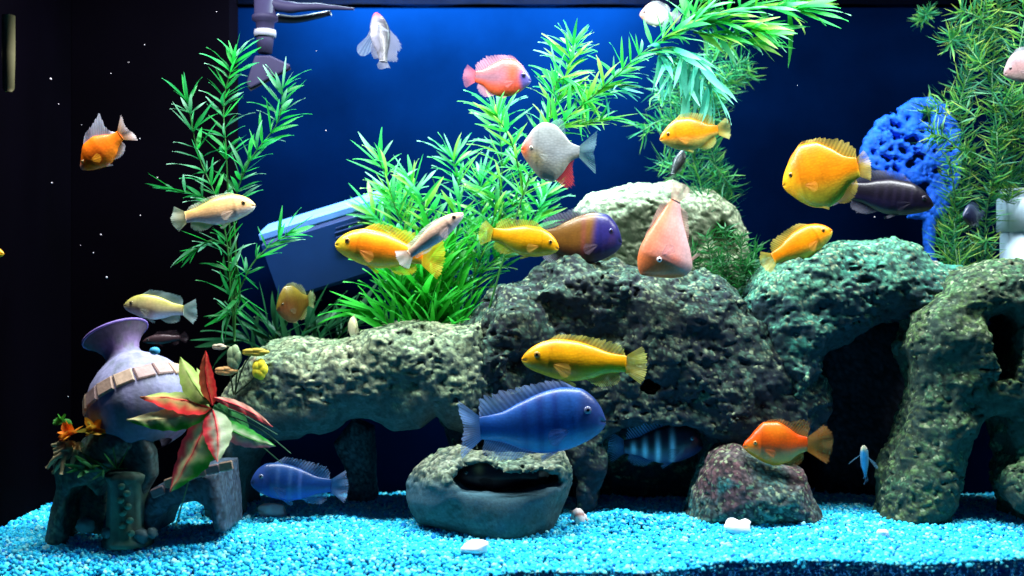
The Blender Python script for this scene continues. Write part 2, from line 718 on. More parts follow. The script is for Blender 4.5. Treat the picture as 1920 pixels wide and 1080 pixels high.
# ------------------------------------------------------------------ gravel
def ground(x, y):
    """height of the gravel bed"""
    x = np.asarray(x, float)
    y = np.asarray(y, float)
    p = np.stack([x.ravel(), y.ravel(), np.zeros(x.size)], 1)
    n = fbm(p, .16, 3, 2).reshape(x.shape) * .008 + vnoise(p, .05, 5).reshape(x.shape) * .003
    h = n
    h = h - .020 * sstep(-.1, -.5, x) * sstep(.16, .0, y)
    h = h - .014 * sstep(.15, -.1, x) * sstep(.08, .0, y)
    h = h + .004 * sstep(.1, .3, x) * sstep(.1, .0, y)
    h = h + .016 * np.exp(-(((x - .155) / .05) ** 2 + ((y - .235) / .04) ** 2))
    h = h - .006 * sstep(-.55, -.7, x)
    h = h - .012 * sstep(.40, .52, y)
    return h


def gz(x, y):
    return float(ground(np.array([x]), np.array([y]))[0])


t_ = (1 + 5 ** .5) / 2
ICO_V = np.array([(-1, t_, 0), (1, t_, 0), (-1, -t_, 0), (1, -t_, 0), (0, -1, t_), (0, 1, t_), (0, -1, -t_), (0, 1, -t_),
                  (t_, 0, -1), (t_, 0, 1), (-t_, 0, -1), (-t_, 0, 1)], float)
ICO_V /= np.linalg.norm(ICO_V[0])
ICO_F = np.array([(0, 11, 5), (0, 5, 1), (0, 1, 7), (0, 7, 10), (0, 10, 11), (1, 5, 9), (5, 11, 4), (11, 10, 2), (10, 7, 6), (7, 1, 8),
                  (3, 9, 4), (3, 4, 2), (3, 2, 6), (3, 6, 8), (3, 8, 9), (4, 9, 5), (2, 4, 11), (6, 2, 10), (8, 6, 7), (9, 8, 1)])


def rand_rot(n):
    q = rng.normal(size=(n, 4))
    q /= np.linalg.norm(q, axis=1)[:, None]
    a, b, c, d = q.T
    return np.stack([np.stack([1 - 2 * (c * c + d * d), 2 * (b * c - a * d), 2 * (b * d + a * c)], 1),
                     np.stack([2 * (b * c + a * d), 1 - 2 * (b * b + d * d), 2 * (c * d - a * b)], 1),
                     np.stack([2 * (b * d - a * c), 2 * (c * d + a * b), 1 - 2 * (b * b + c * c)], 1)], 1)


def pebble_field(pos, rad, cols):
    n = len(pos)
    sc3 = np.stack([rng.uniform(.85, 1.35, n), rng.uniform(.75, 1.1, n), rng.uniform(.55, .85, n)], 1) * rad[:, None]
    V = ICO_V[None] * (1 + rng.uniform(-.16, .16, (n, 12, 1))) * sc3[:, None, :]
    V = np.einsum('nij,nkj->nki', rand_rot(n), V) + pos[:, None, :]
    F = ICO_F[None] + (np.arange(n) * 12)[:, None, None]
    return V.reshape(-1, 3), F.reshape(-1, 3), np.repeat(cols, 12, 0)


def gravel_cols(n):
    pal = np.array([(.014, .54, .83), (.04, .64, .88), (.006, .42, .80), (.14, .75, .90), (.30, .80, .90), (.004, .20, .62)])
    pr = [.31, .27, .16, .15, .08, .03]
    c = pal[rng.choice(len(pal), n, p=pr)]
    return np.clip(c * rng.uniform(.8, 1.2, (n, 1)), 0, .95)


stp = .0048
gx, gy = np.meshgrid(np.arange(XL + .004, XR - .004, stp), np.arange(.004, .53, stp), indexing='ij')
px_ = gx.ravel() + rng.uniform(-.45, .45, gx.size) * stp
py_ = gy.ravel() + rng.uniform(-.45, .45, gx.size) * stp
pos = np.stack([px_, py_, ground(px_, py_) + rng.normal(0, .0007, len(px_)) - .0030], 1)
pos[:, 1] = np.maximum(pos[:, 1], .004)
k2 = rng.choice(len(pos), len(pos) // 3, replace=False)
pos2 = pos[k2] + np.stack([rng.uniform(-.5, .5, len(k2)) * stp, rng.uniform(-.4, .5, len(k2)) * stp, rng.uniform(.0005, .0022, len(k2))], 1)
# gravel pressed against the front pane, below the surface
fx, fz = np.meshgrid(np.arange(XL, XR, stp), np.arange(0, 9) * stp * .85, indexing='ij')
fx = fx.ravel() + rng.uniform(-.3, .3, fx.size) * stp
pos3 = np.stack([fx, rng.uniform(.002, .0045, len(fx)), ground(fx, np.full(len(fx), .003)) - .004 - fz.ravel()], 1)
pos = np.vstack([pos, pos2, pos3])
rad = np.clip(rng.lognormal(math.log(.0030), .22, len(pos)), .0018, .0052)
V, F, C = pebble_field(pos, rad, gravel_cols(len(pos)))
g = obj('gravel', new_mesh('gravel', V, F, C), M['gravel'])
g['kind'] = 'stuff'
g['label'] = 'bright cyan blue gravel covering the tank bottom'
g['category'] = 'gravel'

# ------------------------------------------------------------------ rocks
CREAM, GREEN, TEAL, SLATE = (.40, .44, .30), (.20, .34, .19), (.10, .27, .23), (.07, .10, .10)


def rock(name, label, mesh):
    o = obj(name, mesh, M['rock'])
    # keep the origin at the stone's base
    b = [Vector(v) for v in o.bound_box]
    c = Vector((sum(v.x for v in b) / 8, sum(v.y for v in b) / 8, min(v.z for v in b)))
    mesh.transform(Matrix.Translation(-c))
    o.location = c
    tag(o, label, 'rock', 'rocks on the gravel')
    return o


ledge_poly = [(405, 985), (398, 900), (420, 800), (440, 735), (470, 690), (500, 655), (560, 640), (610, 648), (660, 645), (710, 622), (780, 612),
              (850, 606), (905, 600), (925, 700), (890, 800), (845, 792), (825, 772), (795, 795), (745, 803), (705, 780), (660, 775), (615, 800),
              (560, 812), (525, 812), (500, 840), (478, 880), (470, 985)]
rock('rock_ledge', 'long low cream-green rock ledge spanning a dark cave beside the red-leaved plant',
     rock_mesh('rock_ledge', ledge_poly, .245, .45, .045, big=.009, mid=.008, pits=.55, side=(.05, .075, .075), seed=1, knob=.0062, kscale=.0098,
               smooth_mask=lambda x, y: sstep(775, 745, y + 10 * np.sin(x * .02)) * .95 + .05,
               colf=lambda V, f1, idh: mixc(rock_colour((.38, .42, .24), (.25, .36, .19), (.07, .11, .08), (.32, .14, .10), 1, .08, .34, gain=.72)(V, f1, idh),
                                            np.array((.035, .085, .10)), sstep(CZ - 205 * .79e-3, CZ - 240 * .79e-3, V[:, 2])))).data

pillar_poly = [(630, 830), (665, 780), (700, 800), (705, 900), (712, 985), (640, 985), (655, 900)]
rock('rock_pillar', 'dim narrow stone pillar standing in the cave under the ledge',
     rock_mesh('rock_pillar', pillar_poly, .40, .47, .02, big=.004, mid=.003, knob=.001, seed=2,
               colf=rock_colour((.10, .18, .22), (.07, .14, .16), (.05, .08, .1), (.1, .2, .2), 2, pale=None)))

boulder_poly = [(845, 990), (840, 860), (835, 740), (850, 660), (900, 600), (960, 545), (1010, 530), (1035, 495), (1090, 485), (1150, 492),
                (1200, 508), (1270, 515), (1330, 525), (1380, 555), (1420, 600), (1470, 650), (1515, 690), (1535, 745), (1520, 800), (1480, 860),
                (1470, 990)]
boulder_holes = [
    ([(1115, 1000), (1125, 815), (1190, 770), (1275, 765), (1335, 815), (1325, 880), (1330, 1000)], .1, .44, .02),
    ([(1196, 722), (1210, 703), (1240, 700), (1254, 712), (1246, 730), (1215, 738)], .1, .36, .005),
    ([(845, 1000), (850, 850), (900, 800), (1000, 800), (1060, 830), (1085, 880), (1085, 1000)], .1, .42, .03),
]
rock('cave_boulder', 'largest dark craggy boulder with an eye-like pit and a cave below',
     rock_mesh('cave_boulder', boulder_poly, .285, .50, .07, holes=boulder_holes, lumps=[(1180, 735, .315, .045), (1285, 738, .325, .028), (1080, 560, .34, .055), (890, 685, .322, .062), (960, 610, .325, .055), (1330, 600, .34, .05)],
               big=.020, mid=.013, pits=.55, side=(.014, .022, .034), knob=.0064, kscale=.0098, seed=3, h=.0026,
               colf=rock_colour((.13, .21, .14), (.07, .20, .14), (.024, .032, .042), (.25, .25, .17), 3, .15, .55, gain=.52)))

back_poly = [(1075, 560), (1078, 400), (1100, 372), (1150, 352), (1210, 345), (1270, 350), (1330, 362), (1370, 395), (1395, 440), (1420, 560)]
rock('back_rock', 'pale creamy domed rock with dark pits behind the pink fish',
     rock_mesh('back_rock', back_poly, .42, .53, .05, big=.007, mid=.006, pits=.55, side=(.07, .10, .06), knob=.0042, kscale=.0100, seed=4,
               holes=[([(1330, 440), (1350, 412), (1378, 430), (1385, 480), (1335, 480)], .38, .45, .01)],
               colf=rock_colour((.52, .56, .38), (.42, .50, .34), (.16, .22, .14), (.28, .38, .2), 4, .1, .22, gain=.85)))

right_poly = [(1390, 560), (1398, 530), (1440, 490), (1500, 470), (1560, 462), (1610, 462), (1650, 450), (1690, 462), (1720, 490), (1765, 505),
              (1770, 580), (1700, 600), (1630, 592), (1575, 622), (1530, 650), (1505, 720), (1450, 760), (1420, 640)]
rock('teal_rock', 'teal-green knobbly rock overhanging a dark hollow next to the orange-yellow fish',
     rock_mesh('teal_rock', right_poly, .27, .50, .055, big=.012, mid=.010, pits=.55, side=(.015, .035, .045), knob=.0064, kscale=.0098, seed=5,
               colf=rock_colour((.11, .36, .22), (.045, .30, .21), (.03, .09, .08), (.40, .40, .32), 5, .12, .3, gain=.66)))

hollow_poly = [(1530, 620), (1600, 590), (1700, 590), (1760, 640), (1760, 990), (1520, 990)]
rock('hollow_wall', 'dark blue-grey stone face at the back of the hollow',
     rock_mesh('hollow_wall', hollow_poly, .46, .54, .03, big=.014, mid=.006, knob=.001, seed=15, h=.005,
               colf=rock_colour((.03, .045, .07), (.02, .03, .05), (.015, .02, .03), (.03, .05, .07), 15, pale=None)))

far_poly = [(1640, 990), (1660, 900), (1690, 800), (1705, 720), (1690, 650), (1705, 590), (1740, 545), (1790, 510), (1850, 498), (1920, 488),
            (1990, 500), (2010, 700), (2000, 1010), (1900, 1010), (1893, 930), (1872, 880), (1880, 830), (1872, 770), (1835, 785), (1800, 850), (1775, 920), (1765, 990)]
far_holes = [([(1800, 615), (1822, 572), (1866, 568), (1892, 605), (1890, 665), (1870, 704), (1842, 702), (1820, 668)], .1, .42, .012)]
rock('pierced_rock', 'tall olive-green rock with two dark holes beside the white pipe',
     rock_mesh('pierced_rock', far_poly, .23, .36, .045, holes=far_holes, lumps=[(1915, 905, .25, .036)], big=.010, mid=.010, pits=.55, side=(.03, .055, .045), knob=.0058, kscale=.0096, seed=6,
               colf=rock_colour((.13, .24, .08), (.06, .19, .10), (.035, .06, .05), (.26, .28, .16), 6, .1, .4, gain=.6)))

bowl_poly = [(785, 975), (772, 930), (785, 880), (820, 845), (860, 835), (900, 850), (960, 862), (1010, 855), (1050, 848), (1068, 880), (1062, 925), (1030, 970), (985, 1000), (940, 1010), (870, 1005), (830, 985)]
bowl_holes = [([(845, 890), (870, 866), (910, 860), (960, 872), (1020, 868), (1052, 880), (1050, 905), (1010, 915), (930, 917), (870, 912)], .0, .285, .012)]
rock('hollow_bowl_rock', 'smooth-sided bowl-shaped rock with a crusty rim and an open black hollow',
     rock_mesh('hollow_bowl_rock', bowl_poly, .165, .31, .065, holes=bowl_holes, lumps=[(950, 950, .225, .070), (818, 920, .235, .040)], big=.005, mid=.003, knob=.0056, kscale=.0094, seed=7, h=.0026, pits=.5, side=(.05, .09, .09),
               smooth_mask=lambda x, y: sstep(935, 905, y) * .97 + .03,
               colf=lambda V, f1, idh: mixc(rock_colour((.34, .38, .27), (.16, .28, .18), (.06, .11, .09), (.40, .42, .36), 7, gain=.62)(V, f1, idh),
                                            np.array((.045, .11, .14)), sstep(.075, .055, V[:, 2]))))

small_poly = [(1285, 990), (1300, 930), (1315, 880), (1340, 845), (1375, 832), (1410, 850), (1460, 868), (1500, 880), (1515, 920), (1535, 960), (1540, 990)]
rock('maroon_rock', 'small rock mottled maroon and teal under the orange-red fish',
     rock_mesh('maroon_rock', small_poly, .215, .36, .06, big=.006, mid=.004, knob=.0045, kscale=.010, seed=8, h=.0026, pits=.55,
               colf=rock_colour((.17, .09, .10), (.08, .22, .19), (.04, .04, .045), (.07, .30, .27), 8, .25, .3, gain=.62)))


# ------------------------------------------------------------------ fish
EYE_CACHE = {}


def uv_ball(n=12, m=8):
    V, F = [], []
    for i in range(m + 1):
        th = math.pi * i / m
        for k in range(n):
            V.append((math.sin(th) * math.cos(2 * math.pi * k / n), math.sin(th) * math.sin(2 * math.pi * k / n), math.cos(th)))
    return np.array(V), grid_faces(m + 1, n, True)


PROF = {
    # (t, top, bottom, half-width) in body lengths, nose t=0 .. tail root t=1
    'slim': [(0, .008, .010, .008), (.03, .035, .035, .026), (.1, .075, .062, .048), (.2, .115, .085, .066), (.33, .140, .108, .074), (.5, .140, .120, .072),
             (.68, .115, .100, .056), (.84, .078, .068, .036), (1, .060, .056, .016)],
    'mbuna': [(0, .010, .012, .010), (.03, .050, .045, .030), (.1, .105, .080, .058), (.2, .150, .110, .080), (.33, .175, .140, .090), (.5, .168, .155, .086),
              (.68, .130, .125, .064), (.84, .085, .078, .038), (1, .066, .062, .016)],
    'humped': [(0, .015, .020, .012), (.03, .09, .055, .040), (.1, .175, .100, .072), (.2, .230, .140, .094), (.33, .240, .175, .100), (.5, .215, .190, .092),
               (.68, .155, .150, .066), (.84, .095, .095, .038), (1, .074, .072, .016)],
    'parrot': [(0, .012, .020, .012), (.03, .055, .055, .036), (.1, .115, .110, .068), (.2, .215, .170, .100), (.35, .315, .240, .125), (.52, .315, .275, .122),
               (.7, .235, .230, .090), (.86, .135, .130, .048), (1, .095, .090, .018)],
    'wedge': [(0, .015, .020, .014), (.04, .050, .120, .045), (.12, .090, .290, .085), (.22, .115, .400, .120), (.32, .125, .425, .138), (.46, .118, .370, .122),
              (.66, .092, .245, .088), (.85, .062, .125, .046), (1, .042, .055, .016)],
    'deep': [(0, .012, .016, .010), (.03, .075, .060, .032), (.1, .160, .120, .060), (.2, .255, .195, .084), (.35, .330, .265, .098), (.52, .320, .290, .094),
             (.7, .235, .240, .068), (.86, .130, .130, .036), (1, .088, .085, .014)],
    'disc': [(0, .020, .030, .012), (.03, .090, .080, .034), (.1, .180, .160, .058), (.22, .310, .280, .074), (.38, .385, .400, .080), (.55, .360, .430, .074),
             (.72, .240, .310, .052), (.86, .115, .140, .030), (1, .075, .075, .014)],
}


def fin_mesh(name, rows, cols_base, cols_tip, a0, a1, rays=True, seed=0):
    """rows: array (n_along, n_out, 3); colour from root to edge, ray streaks; alpha a0 -> a1"""
    n, m, _ = rows.shape
    V = rows.reshape(-1, 3)
    u = np.repeat(np.arange(n) / (n - 1), m)
    v = np.tile(np.arange(m) / (m - 1), n)
    C = mixc(cols_base, cols_tip, v)
    st = 1 + (.16 * np.sin(u * n * 3.14159 * .98 + seed) if rays else 0)
    C = C * np.reshape(st, (-1, 1)) if rays else C
    A = (a0 * (1 - v) + a1 * v)[:, None] * (np.reshape(.86 + .14 * np.sin(u * n * 3.14159 * .98 + seed), (-1, 1)))
    return new_mesh(name, V, np.array(grid_faces(n, m)), np.hstack([np.clip(C, 0, 1), np.clip(A, 0, 1)]))


def fish(name, label, nose, tail, Y, prof='mbuna', yaw=0., roll=0., tail_len=.24, tail_shape='round', bend=0., up=None, group='fish swimming in the tank',
         back=(.6, .35, .02), mid=(.7, .4, .02), belly=(.6, .5, .1), head=None, head_t=.22, bars=(), spots=None, patch=None,
         fin=(.6, .4, .05), fin_tip=None, fin_a=(.92, .5), tailc=None, tail_tip=None, dorsal=((.28, .0), (.36, .08), (.6, .09), (.8, .12), (.92, .06), (.97, .0)),
         anal=((.62, 0), (.68, .07), (.8, .10), (.9, .06), (.94, 0)), analc=None, dorsalc=None, iris=(.5, .3, .05), eye_r=.032, eye_t=.145, eye_v=.28,
         deepen=1., pect=(.6, .5, .2), pect_a=.5, pect_len=.20, pect_out=.22, pelvic_len=.15, tail_h=1.0, mouthc=None, height=None):
    a = P(nose[0], nose[1], Y)
    b = P(tail[0], tail[1], Y)
    f = (a - b)
    tl = f.length
    f.normalize()
    cy, sy = math.cos(R(yaw)), math.sin(R(yaw))
    f = Vector((f.x * cy, sy, f.z * cy)).normalized()
    tl = tl / max(cy, .22)
    SL = tl / (1 + tail_len)
    if up is None:
        u = Vector((0, 0, 1))
    else:
        u = Vector(up)
    u = (u - f * u.dot(f)).normalized()
    if roll:
        u = Matrix.Rotation(R(roll), 3, f) @ u
    l = u.cross(f)
    ctr = (a + b) / 2 + f * (tl / 2 - SL / 2)
    root = thing(name, label, 'fish', ctr, group)
    root.rotation_mode = 'QUATERNION'
    root.rotation_quaternion = Matrix((f, l, u)).transposed().to_quaternion()

    pr = PROF[prof]
    nt, na = 56, 36
    t = np.linspace(0, 1, nt) ** 1.25
    top = spline([(k[0], k[1]) for k in pr], t) * deepen
    bot = spline([(k[0], k[2]) for k in pr], t) * deepen
    wid = spline([(k[0], k[3]) for k in pr], t)
    wid = wid * deepen ** .5
    wid = wid * (1 + .05 * np.exp(-((t - .255) / .03) ** 2))  # gill cover edge

    pect = tuple(.55 * mid[k] + .45 * pect[k] for k in range(3)) if pect_a < .8 else pect

    def bendy(x):
        s = np.clip(.35 - x, 0, 2)
        return bend * s * s

    ang = np.linspace(0, 2 * math.pi, na, endpoint=False)
    Vv = np.zeros((nt, na, 3))
    for i in range(nt):
        zc = (top[i] - bot[i]) / 2
        hh = (top[i] + bot[i]) / 2
        s = np.sin(ang)
        c = np.cos(ang)
        Vv[i, :, 0] = .5 - t[i]
        Vv[i, :, 1] = wid[i] * np.sign(c) * np.abs(c) ** 1.08
        Vv[i, :, 2] = zc + hh * s
    # mouth line
    tt = np.repeat(t, na)
    sv = np.tile(np.sin(ang), nt)
    V = Vv.reshape(-1, 3)
    mouth = np.exp(-((sv + .12) / .16) ** 2) * sstep(.065, .02, tt)
    V[:, 1] *= 1 - .35 * mouth
    V[:, 0] -= .010 * mouth
    V[:, 1] += bendy(V[:, 0])
    C = np.where(sv[:, None] > 0, mixc(mid, back, sstep(.05, .85, sv)), mixc(mid, belly, sstep(-.05, -.75, sv)))
    if head is not None:
        C = mixc(C, np.array(head), sstep(head_t + .05, head_t - .06, tt + .04 * sv * sv))
    for (bt, bw, bc, bs) in bars:
        C = mixc(C, np.array(bc), bs * np.exp(-((tt - bt) / bw) ** 2))
    if spots is not None:
        sc_, thr, c_, s_ = spots
        C = mixc(C, np.array(c_), s_ * sstep(thr, thr + .12, fbm(V, sc_, 5, 2) * .5 + .5))
    if patch is not None:
        for (pt, pv, rt, rv, c_, s_) in patch:
            C = mixc(C, np.array(c_), s_ * np.exp(-((tt - pt) / rt) ** 2 - ((sv - pv) / rv) ** 2))
    C = C * (1 + .06 * np.repeat(rng.normal(0, 1, 1), len(C))[:, None] * 0)
    gill = np.exp(-((tt - .27 - .03 * sv * sv) / .012) ** 2) * (np.abs(sv) < .75)
    C = C * (1 - .22 * gill[:, None])
    C = mixc(C, np.array(mouthc) if mouthc is not None else C * .5, mouth * .75)
    F = grid_faces(nt, na, True)
    F = [q[::-1] for q in F]
    F.append(list(range(na)))
    F.append([(nt - 1) * na + k for k in range(na)][::-1])
    obj('body', new_mesh('body', V * SL, F, np.clip(C, 0, 1)), M['skin'], root)

    def at(tq, keys_i):
        return spline([(k[0], k[keys_i]) for k in pr], np.asarray(tq, float)) * (deepen if keys_i in (1, 2) else deepen ** .5)

    fin_tip = fin_tip or fin
    # dorsal and anal fins
    for nm, spec, sgn, col in (('dorsal_fin', dorsal, 1, dorsalc or fin), ('anal_fin', anal, -1, analc or fin)):
        if not spec:
            continue
        n, m = 44, 6
        tq = np.linspace(spec[0][0], spec[-1][0], n)
        hq = spline(spec, tq) * (1 + .09 * np.sin(np.arange(n) * 2.1) + rng.normal(0, .05, n))
        z0 = at(tq, 1 if sgn > 0 else 2) * .94
        rows = np.zeros((n, m, 3))
        for j in range(m):
            s = j / (m - 1)
            rows[:, j, 0] = .5 - tq - s * hq * .85
            rows[:, j, 2] = sgn * (z0 + s * (hq + .012))
            rows[:, j, 1] = .022 * s * s * np.sin(tq * 19 + len(label)) + bendy(rows[:, j, 0])
        tipc = fin_tip if (col is fin) else tuple(min(1, c * 1.15) for c in col)
        obj(nm, fin_mesh(nm, rows * SL, col, tipc, fin_a[0], fin_a[1], seed=1), M['fin'], root)
    # tail
    n, m = 37, 8
    uu = np.linspace(-1, 1, n)
    ln = {'round': 1 - .14 * np.abs(uu) ** 2.2, 'fork': .62 + .38 * np.abs(uu) ** 1.4, 'straight': 1 - .05 * np.abs(uu) ** 3 + .06 * np.abs(uu)}[tail_shape] * (tail_len + .02) * (1 + .03 * np.sin(np.arange(n) * 2.3) + rng.normal(0, .025, n))
    zr = float(at(1., 1)) * .9
    rows = np.zeros((n, m, 3))
    for j in range(m):
        s = j / (m - 1)
        an = uu * R(34) * tail_h
        rows[:, j, 0] = -.5 + .02 - s * ln * np.cos(an)
        rows[:, j, 2] = uu * zr + s * ln * np.sin(an)
        rows[:, j, 1] = .045 * s * s * np.sin(uu * 4 + len(label)) + bendy(rows[:, j, 0])
    tc = tailc or fin
    obj('tail_fin', fin_mesh('tail_fin', rows * SL, tc, tail_tip or fin_tip, fin_a[0], fin_a[1], seed=2), M['fin'], root)
    # pectoral and pelvic fins, eyes
    for sd in (1, -1):
        n, m = 11, 5
        uu = np.linspace(-1, 1, n)
        rows = np.zeros((n, m, 3))
        tp = .30
        wy = float(at(tp, 3))
        zb = -.18 * float(at(tp, 2))
        for j in range(m):
            s = j / (m - 1)
            an = R(-22) + uu * R(24)
            L_ = pect_len * (1 - .25 * uu * uu) * s
            rows[:, j, 0] = .5 - tp - L_ * np.cos(an) * .9
            rows[:, j, 2] = zb + uu * .012 + L_ * np.sin(an)
            rows[:, j, 1] = sd * (wy * .93 + L_ * pect_out + .004 * np.sin(uu * 6)) + bendy(rows[:, j, 0])
        obj('pectoral_fin', fin_mesh('pectoral_fin', rows * SL, pect, pect, pect_a, pect_a * .7, seed=3), M['fin'], root)
        if pelvic_len:
            n, m = 7, 5
            uu = np.linspace(-1, 1, n)
            rows = np.zeros((n, m, 3))
            tp = .40
            zb = -float(at(tp, 2)) * .93
            for j in range(m):
                s = j / (m - 1)
                rows[:, j, 0] = .5 - tp - uu * .028 * (1 - s * .8) - s * pelvic_len * .85
                rows[:, j, 2] = zb - s * pelvic_len * (.45 - .1 * uu)
                rows[:, j, 1] = sd * (.018 + s * .03) + bendy(rows[:, j, 0])
            obj('pelvic_fin', fin_mesh('pelvic_fin', rows * SL, fin, fin_tip, fin_a[0], fin_a[1], seed=4), M['fin'], root)
        # eye
        ht = (float(at(eye_t, 1)) + float(at(eye_t, 2))) / 2
        zc = (float(at(eye_t, 1)) - float(at(eye_t, 2))) / 2
        ye = float(at(eye_t, 3)) * math.sqrt(max(.05, 1 - eye_v ** 2))
        Bv, Bf = uv_ball()
        bv = np.stack([Bv[:, 0], Bv[:, 2] * .5, Bv[:, 1]], 1) * eye_r
        e = obj('eye', new_mesh('eye', bv * SL, Bf, np.tile(iris, (len(bv), 1))), M['eye'], root,
                ((.5 - eye_t) * SL, sd * (ye + .001) * SL, (zc + ht * eye_v) * SL))
        obj('pupil', new_mesh('pupil', bv * np.array([.56, .56, .56]) * SL, Bf, np.tile((.004, .004, .006), (len(bv), 1))), M['eye'], e,
            (.002 * SL, sd * eye_r * .27 * SL, 0))
    return root


YEL = dict(back=(.84, .33, .001), mid=(.86, .40, .001), belly=(.64, .50, .015), fin=(.75, .55, .04), fin_tip=(.62, .66, .16), iris=(.35, .2, .03),  # greenish darker belly: shading and reflection put into the colour
           pect=(.8, .65, .2))
ORG = dict(back=(.80, .20, .001), mid=(.85, .245, .001), belly=(.62, .40, .01), fin=(.78, .45, .03), fin_tip=(.75, .6, .12), iris=(.3, .15, .02), pect=(.8, .5, .1))  # belly again greener and darker, shading put into the colour
RED = dict(back=(.82, .062, .001), mid=(.86, .075, .001), belly=(.80, .19, .01), fin=(.80, .24, .02), iris=(.6, .25, .05), pect=(.85, .35, .08))

fish('cichlid', 'bright yellow fish swimming in front of the dark boulder above the big blue fish', (978, 674), (1212, 684), .20, 'mbuna', bend=.06,
     deepen=1.2, tail_len=.20, dorsal=((.24, 0), (.3, .045), (.6, .06), (.84, .085), (.94, .04), (.99, 0)), **YEL)
fish('cichlid', 'large blue fish with pale fin edges hovering over the bowl-shaped rock', (1136, 790), (848, 806), .165, 'humped', deepen=1.2, tail_len=.22, tail_shape='fork',
     back=(.014, .085, .34), mid=(.004, .062, .29), belly=(.025, .14, .36), head=(.02, .05, .20), fin=(.10, .22, .62), fin_tip=(.30, .42, .75), tailc=(.09, .22, .62),
     tail_tip=(.22, .36, .70), iris=(.12, .14, .25), pect=(.1, .2, .5), tail_h=1.2,
     dorsal=((.22, 0), (.27, .05), (.5, .07), (.72, .11), (.86, .13), (.95, .06), (1.0, 0)), anal=((.58, 0), (.64, .06), (.8, .12), (.92, .08), (.97, 0)),
     bars=[(.4, .03, (.004, .015, .16), .6), (.52, .03, (.004, .015, .16), .6), (.64, .03, (.004, .015, .16), .5)])
fish('cichlid', 'smaller blue fish lying low on the gravel under the rock ledge', (470, 905), (652, 912), .245, 'humped', deepen=1.08, tail_len=.20, tail_shape='straight',
     back=(.006, .045, .17), mid=(.003, .03, .15), belly=(.01, .05, .3), head=(.02, .06, .24), fin=(.09, .22, .55), fin_tip=(.25, .36, .6), tailc=(.06, .22, .52), iris=(.1, .12, .2),
     pect=(.08, .16, .4), bars=[(.35, .025, (.05, .12, .3), .5), (.5, .025, (.05, .12, .3), .5), (.62, .02, (.1, .18, .5), .4)])
fish('parrot_cichlid', 'vivid orange-red fish with a rounded back above the maroon rock', (1393, 836), (1562, 832), .235, 'parrot', deepen=1.15, tail_len=.40, tail_shape='round', fin_a=(.9, .3),
     fin_tip=(.60, .30, .08), patch=[(.08, -.2, .12, .6, (.9, .28, .01), .7), (.5, .7, .25, .4, (.9, .26, .01), .6)], eye_t=.17, eye_v=.2,
     dorsal=((.3, 0), (.4, .05), (.62, .06), (.84, .20), (.95, .12), (1, 0)), **RED)
fish('cichlid', 'yellow-orange fish crossing behind the pale slim fish near the leafy plant', (628, 458), (832, 488), .26, 'mbuna', tail_len=.24, deepen=1.28, tail_shape='straight',
     back=(.86, .42, .004), mid=(.86, .20, .002), belly=(.75, .52, .03), head=(.84, .55, .02), head_t=.16, fin=(.85, .40, .01), fin_tip=(.8, .62, .03), tailc=(.85, .28, .01), tail_tip=(.8, .66, .03),
     iris=(.3, .15, .02), pect=(.9, .55, .15))
fish('cichlid', 'pale pink slim fish angled upward across the yellow-orange fish', (869, 400), (748, 492), .19, 'slim', tail_len=.20, deepen=1.08,
     back=(.72, .44, .26), mid=(.76, .50, .36), belly=(.62, .62, .68), fin=(.7, .62, .6), fin_tip=(.8, .78, .8), iris=(.2, .12, .06), pect=(.7, .65, .7),
     dorsal=((.3, 0), (.36, .03), (.7, .04), (.9, .05), (.97, 0)), anal=((.65, 0), (.75, .04), (.9, .04), (.96, 0)), pelvic_len=.08)
fish('cichlid', 'golden yellow fish passing in front of the purple-headed fish', (1048, 466), (898, 434), .24, 'mbuna', tail_len=.20, deepen=1.38, up=(.1, 0, 1),
     **{**YEL, 'back': (.84, .36, .001), 'mid': (.86, .38, .001), 'belly': (.62, .50, .02), 'fin_tip': (.55, .55, .08)})
fish('cichlid', 'dark fish with purple head and brown body behind the golden yellow fish', (1166, 455), (985, 448), .33, 'humped', deepen=1.45, tail_len=.16, up=(.25, 0, 1),
     back=(.20, .085, .010), mid=(.17, .07, .010), belly=(.03, .015, .01), head=(.022, .018, .15), head_t=.36, fin=(.10, .07, .08), fin_tip=(.30, .30, .42), iris=(.02, .02, .12),
     bars=[(.47, .03, (.25, .05, .05), .5)], patch=[(.15, -.5, .2, .5, (.008, .012, .10), .9)], pect=(.2, .2, .4))
fish('parrot_cichlid', 'pink-peach diamond-shaped fish nosing down over the boulder', (1203, 515), (1280, 345), .25, 'wedge', deepen=1.28, tail_len=.22, up=(-.92, -.12, .40), fin_a=(.92, .5), tail_h=.75,
     back=(.82, .24, .12), mid=(.78, .34, .29), belly=(.62, .38, .38), head=(.80, .20, .06), head_t=.27, fin=(.80, .40, .32), fin_tip=(.7, .45, .4), iris=(.75, .72, .7), eye_r=.036, eye_t=.25, eye_v=.28,
     patch=[(.33, -.2, .05, .25, (.85, .16, .06), .6)], pect=(.6, .6, .8), dorsal=((.45, 0), (.6, .03), (.85, .06), (.96, 0)), anal=((.6, 0), (.7, .04), (.86, .06), (.95, 0)), mouthc=(.6, .12, .05))
fish('cichlid', 'round-bodied orange-yellow fish beside the blue coral', (1476, 345), (1622, 312), .23, 'deep', deepen=1.45, tail_len=.16, yaw=24, head=(.80, .36, .005), head_t=.2, up=(-.12, 0, 1),
     dorsal=((.2, 0), (.28, .05), (.55, .06), (.8, .13), (.93, .09), (1, 0)), **{**ORG, 'belly': (.60, .50, .03)})
fish('cichlid', 'orange-yellow fish resting on the teal rock with its head raised', (1560, 432), (1428, 496), .31, 'mbuna', deepen=1.4, tail_len=.20,
     **{**ORG, 'belly': (.50, .42, .04)})
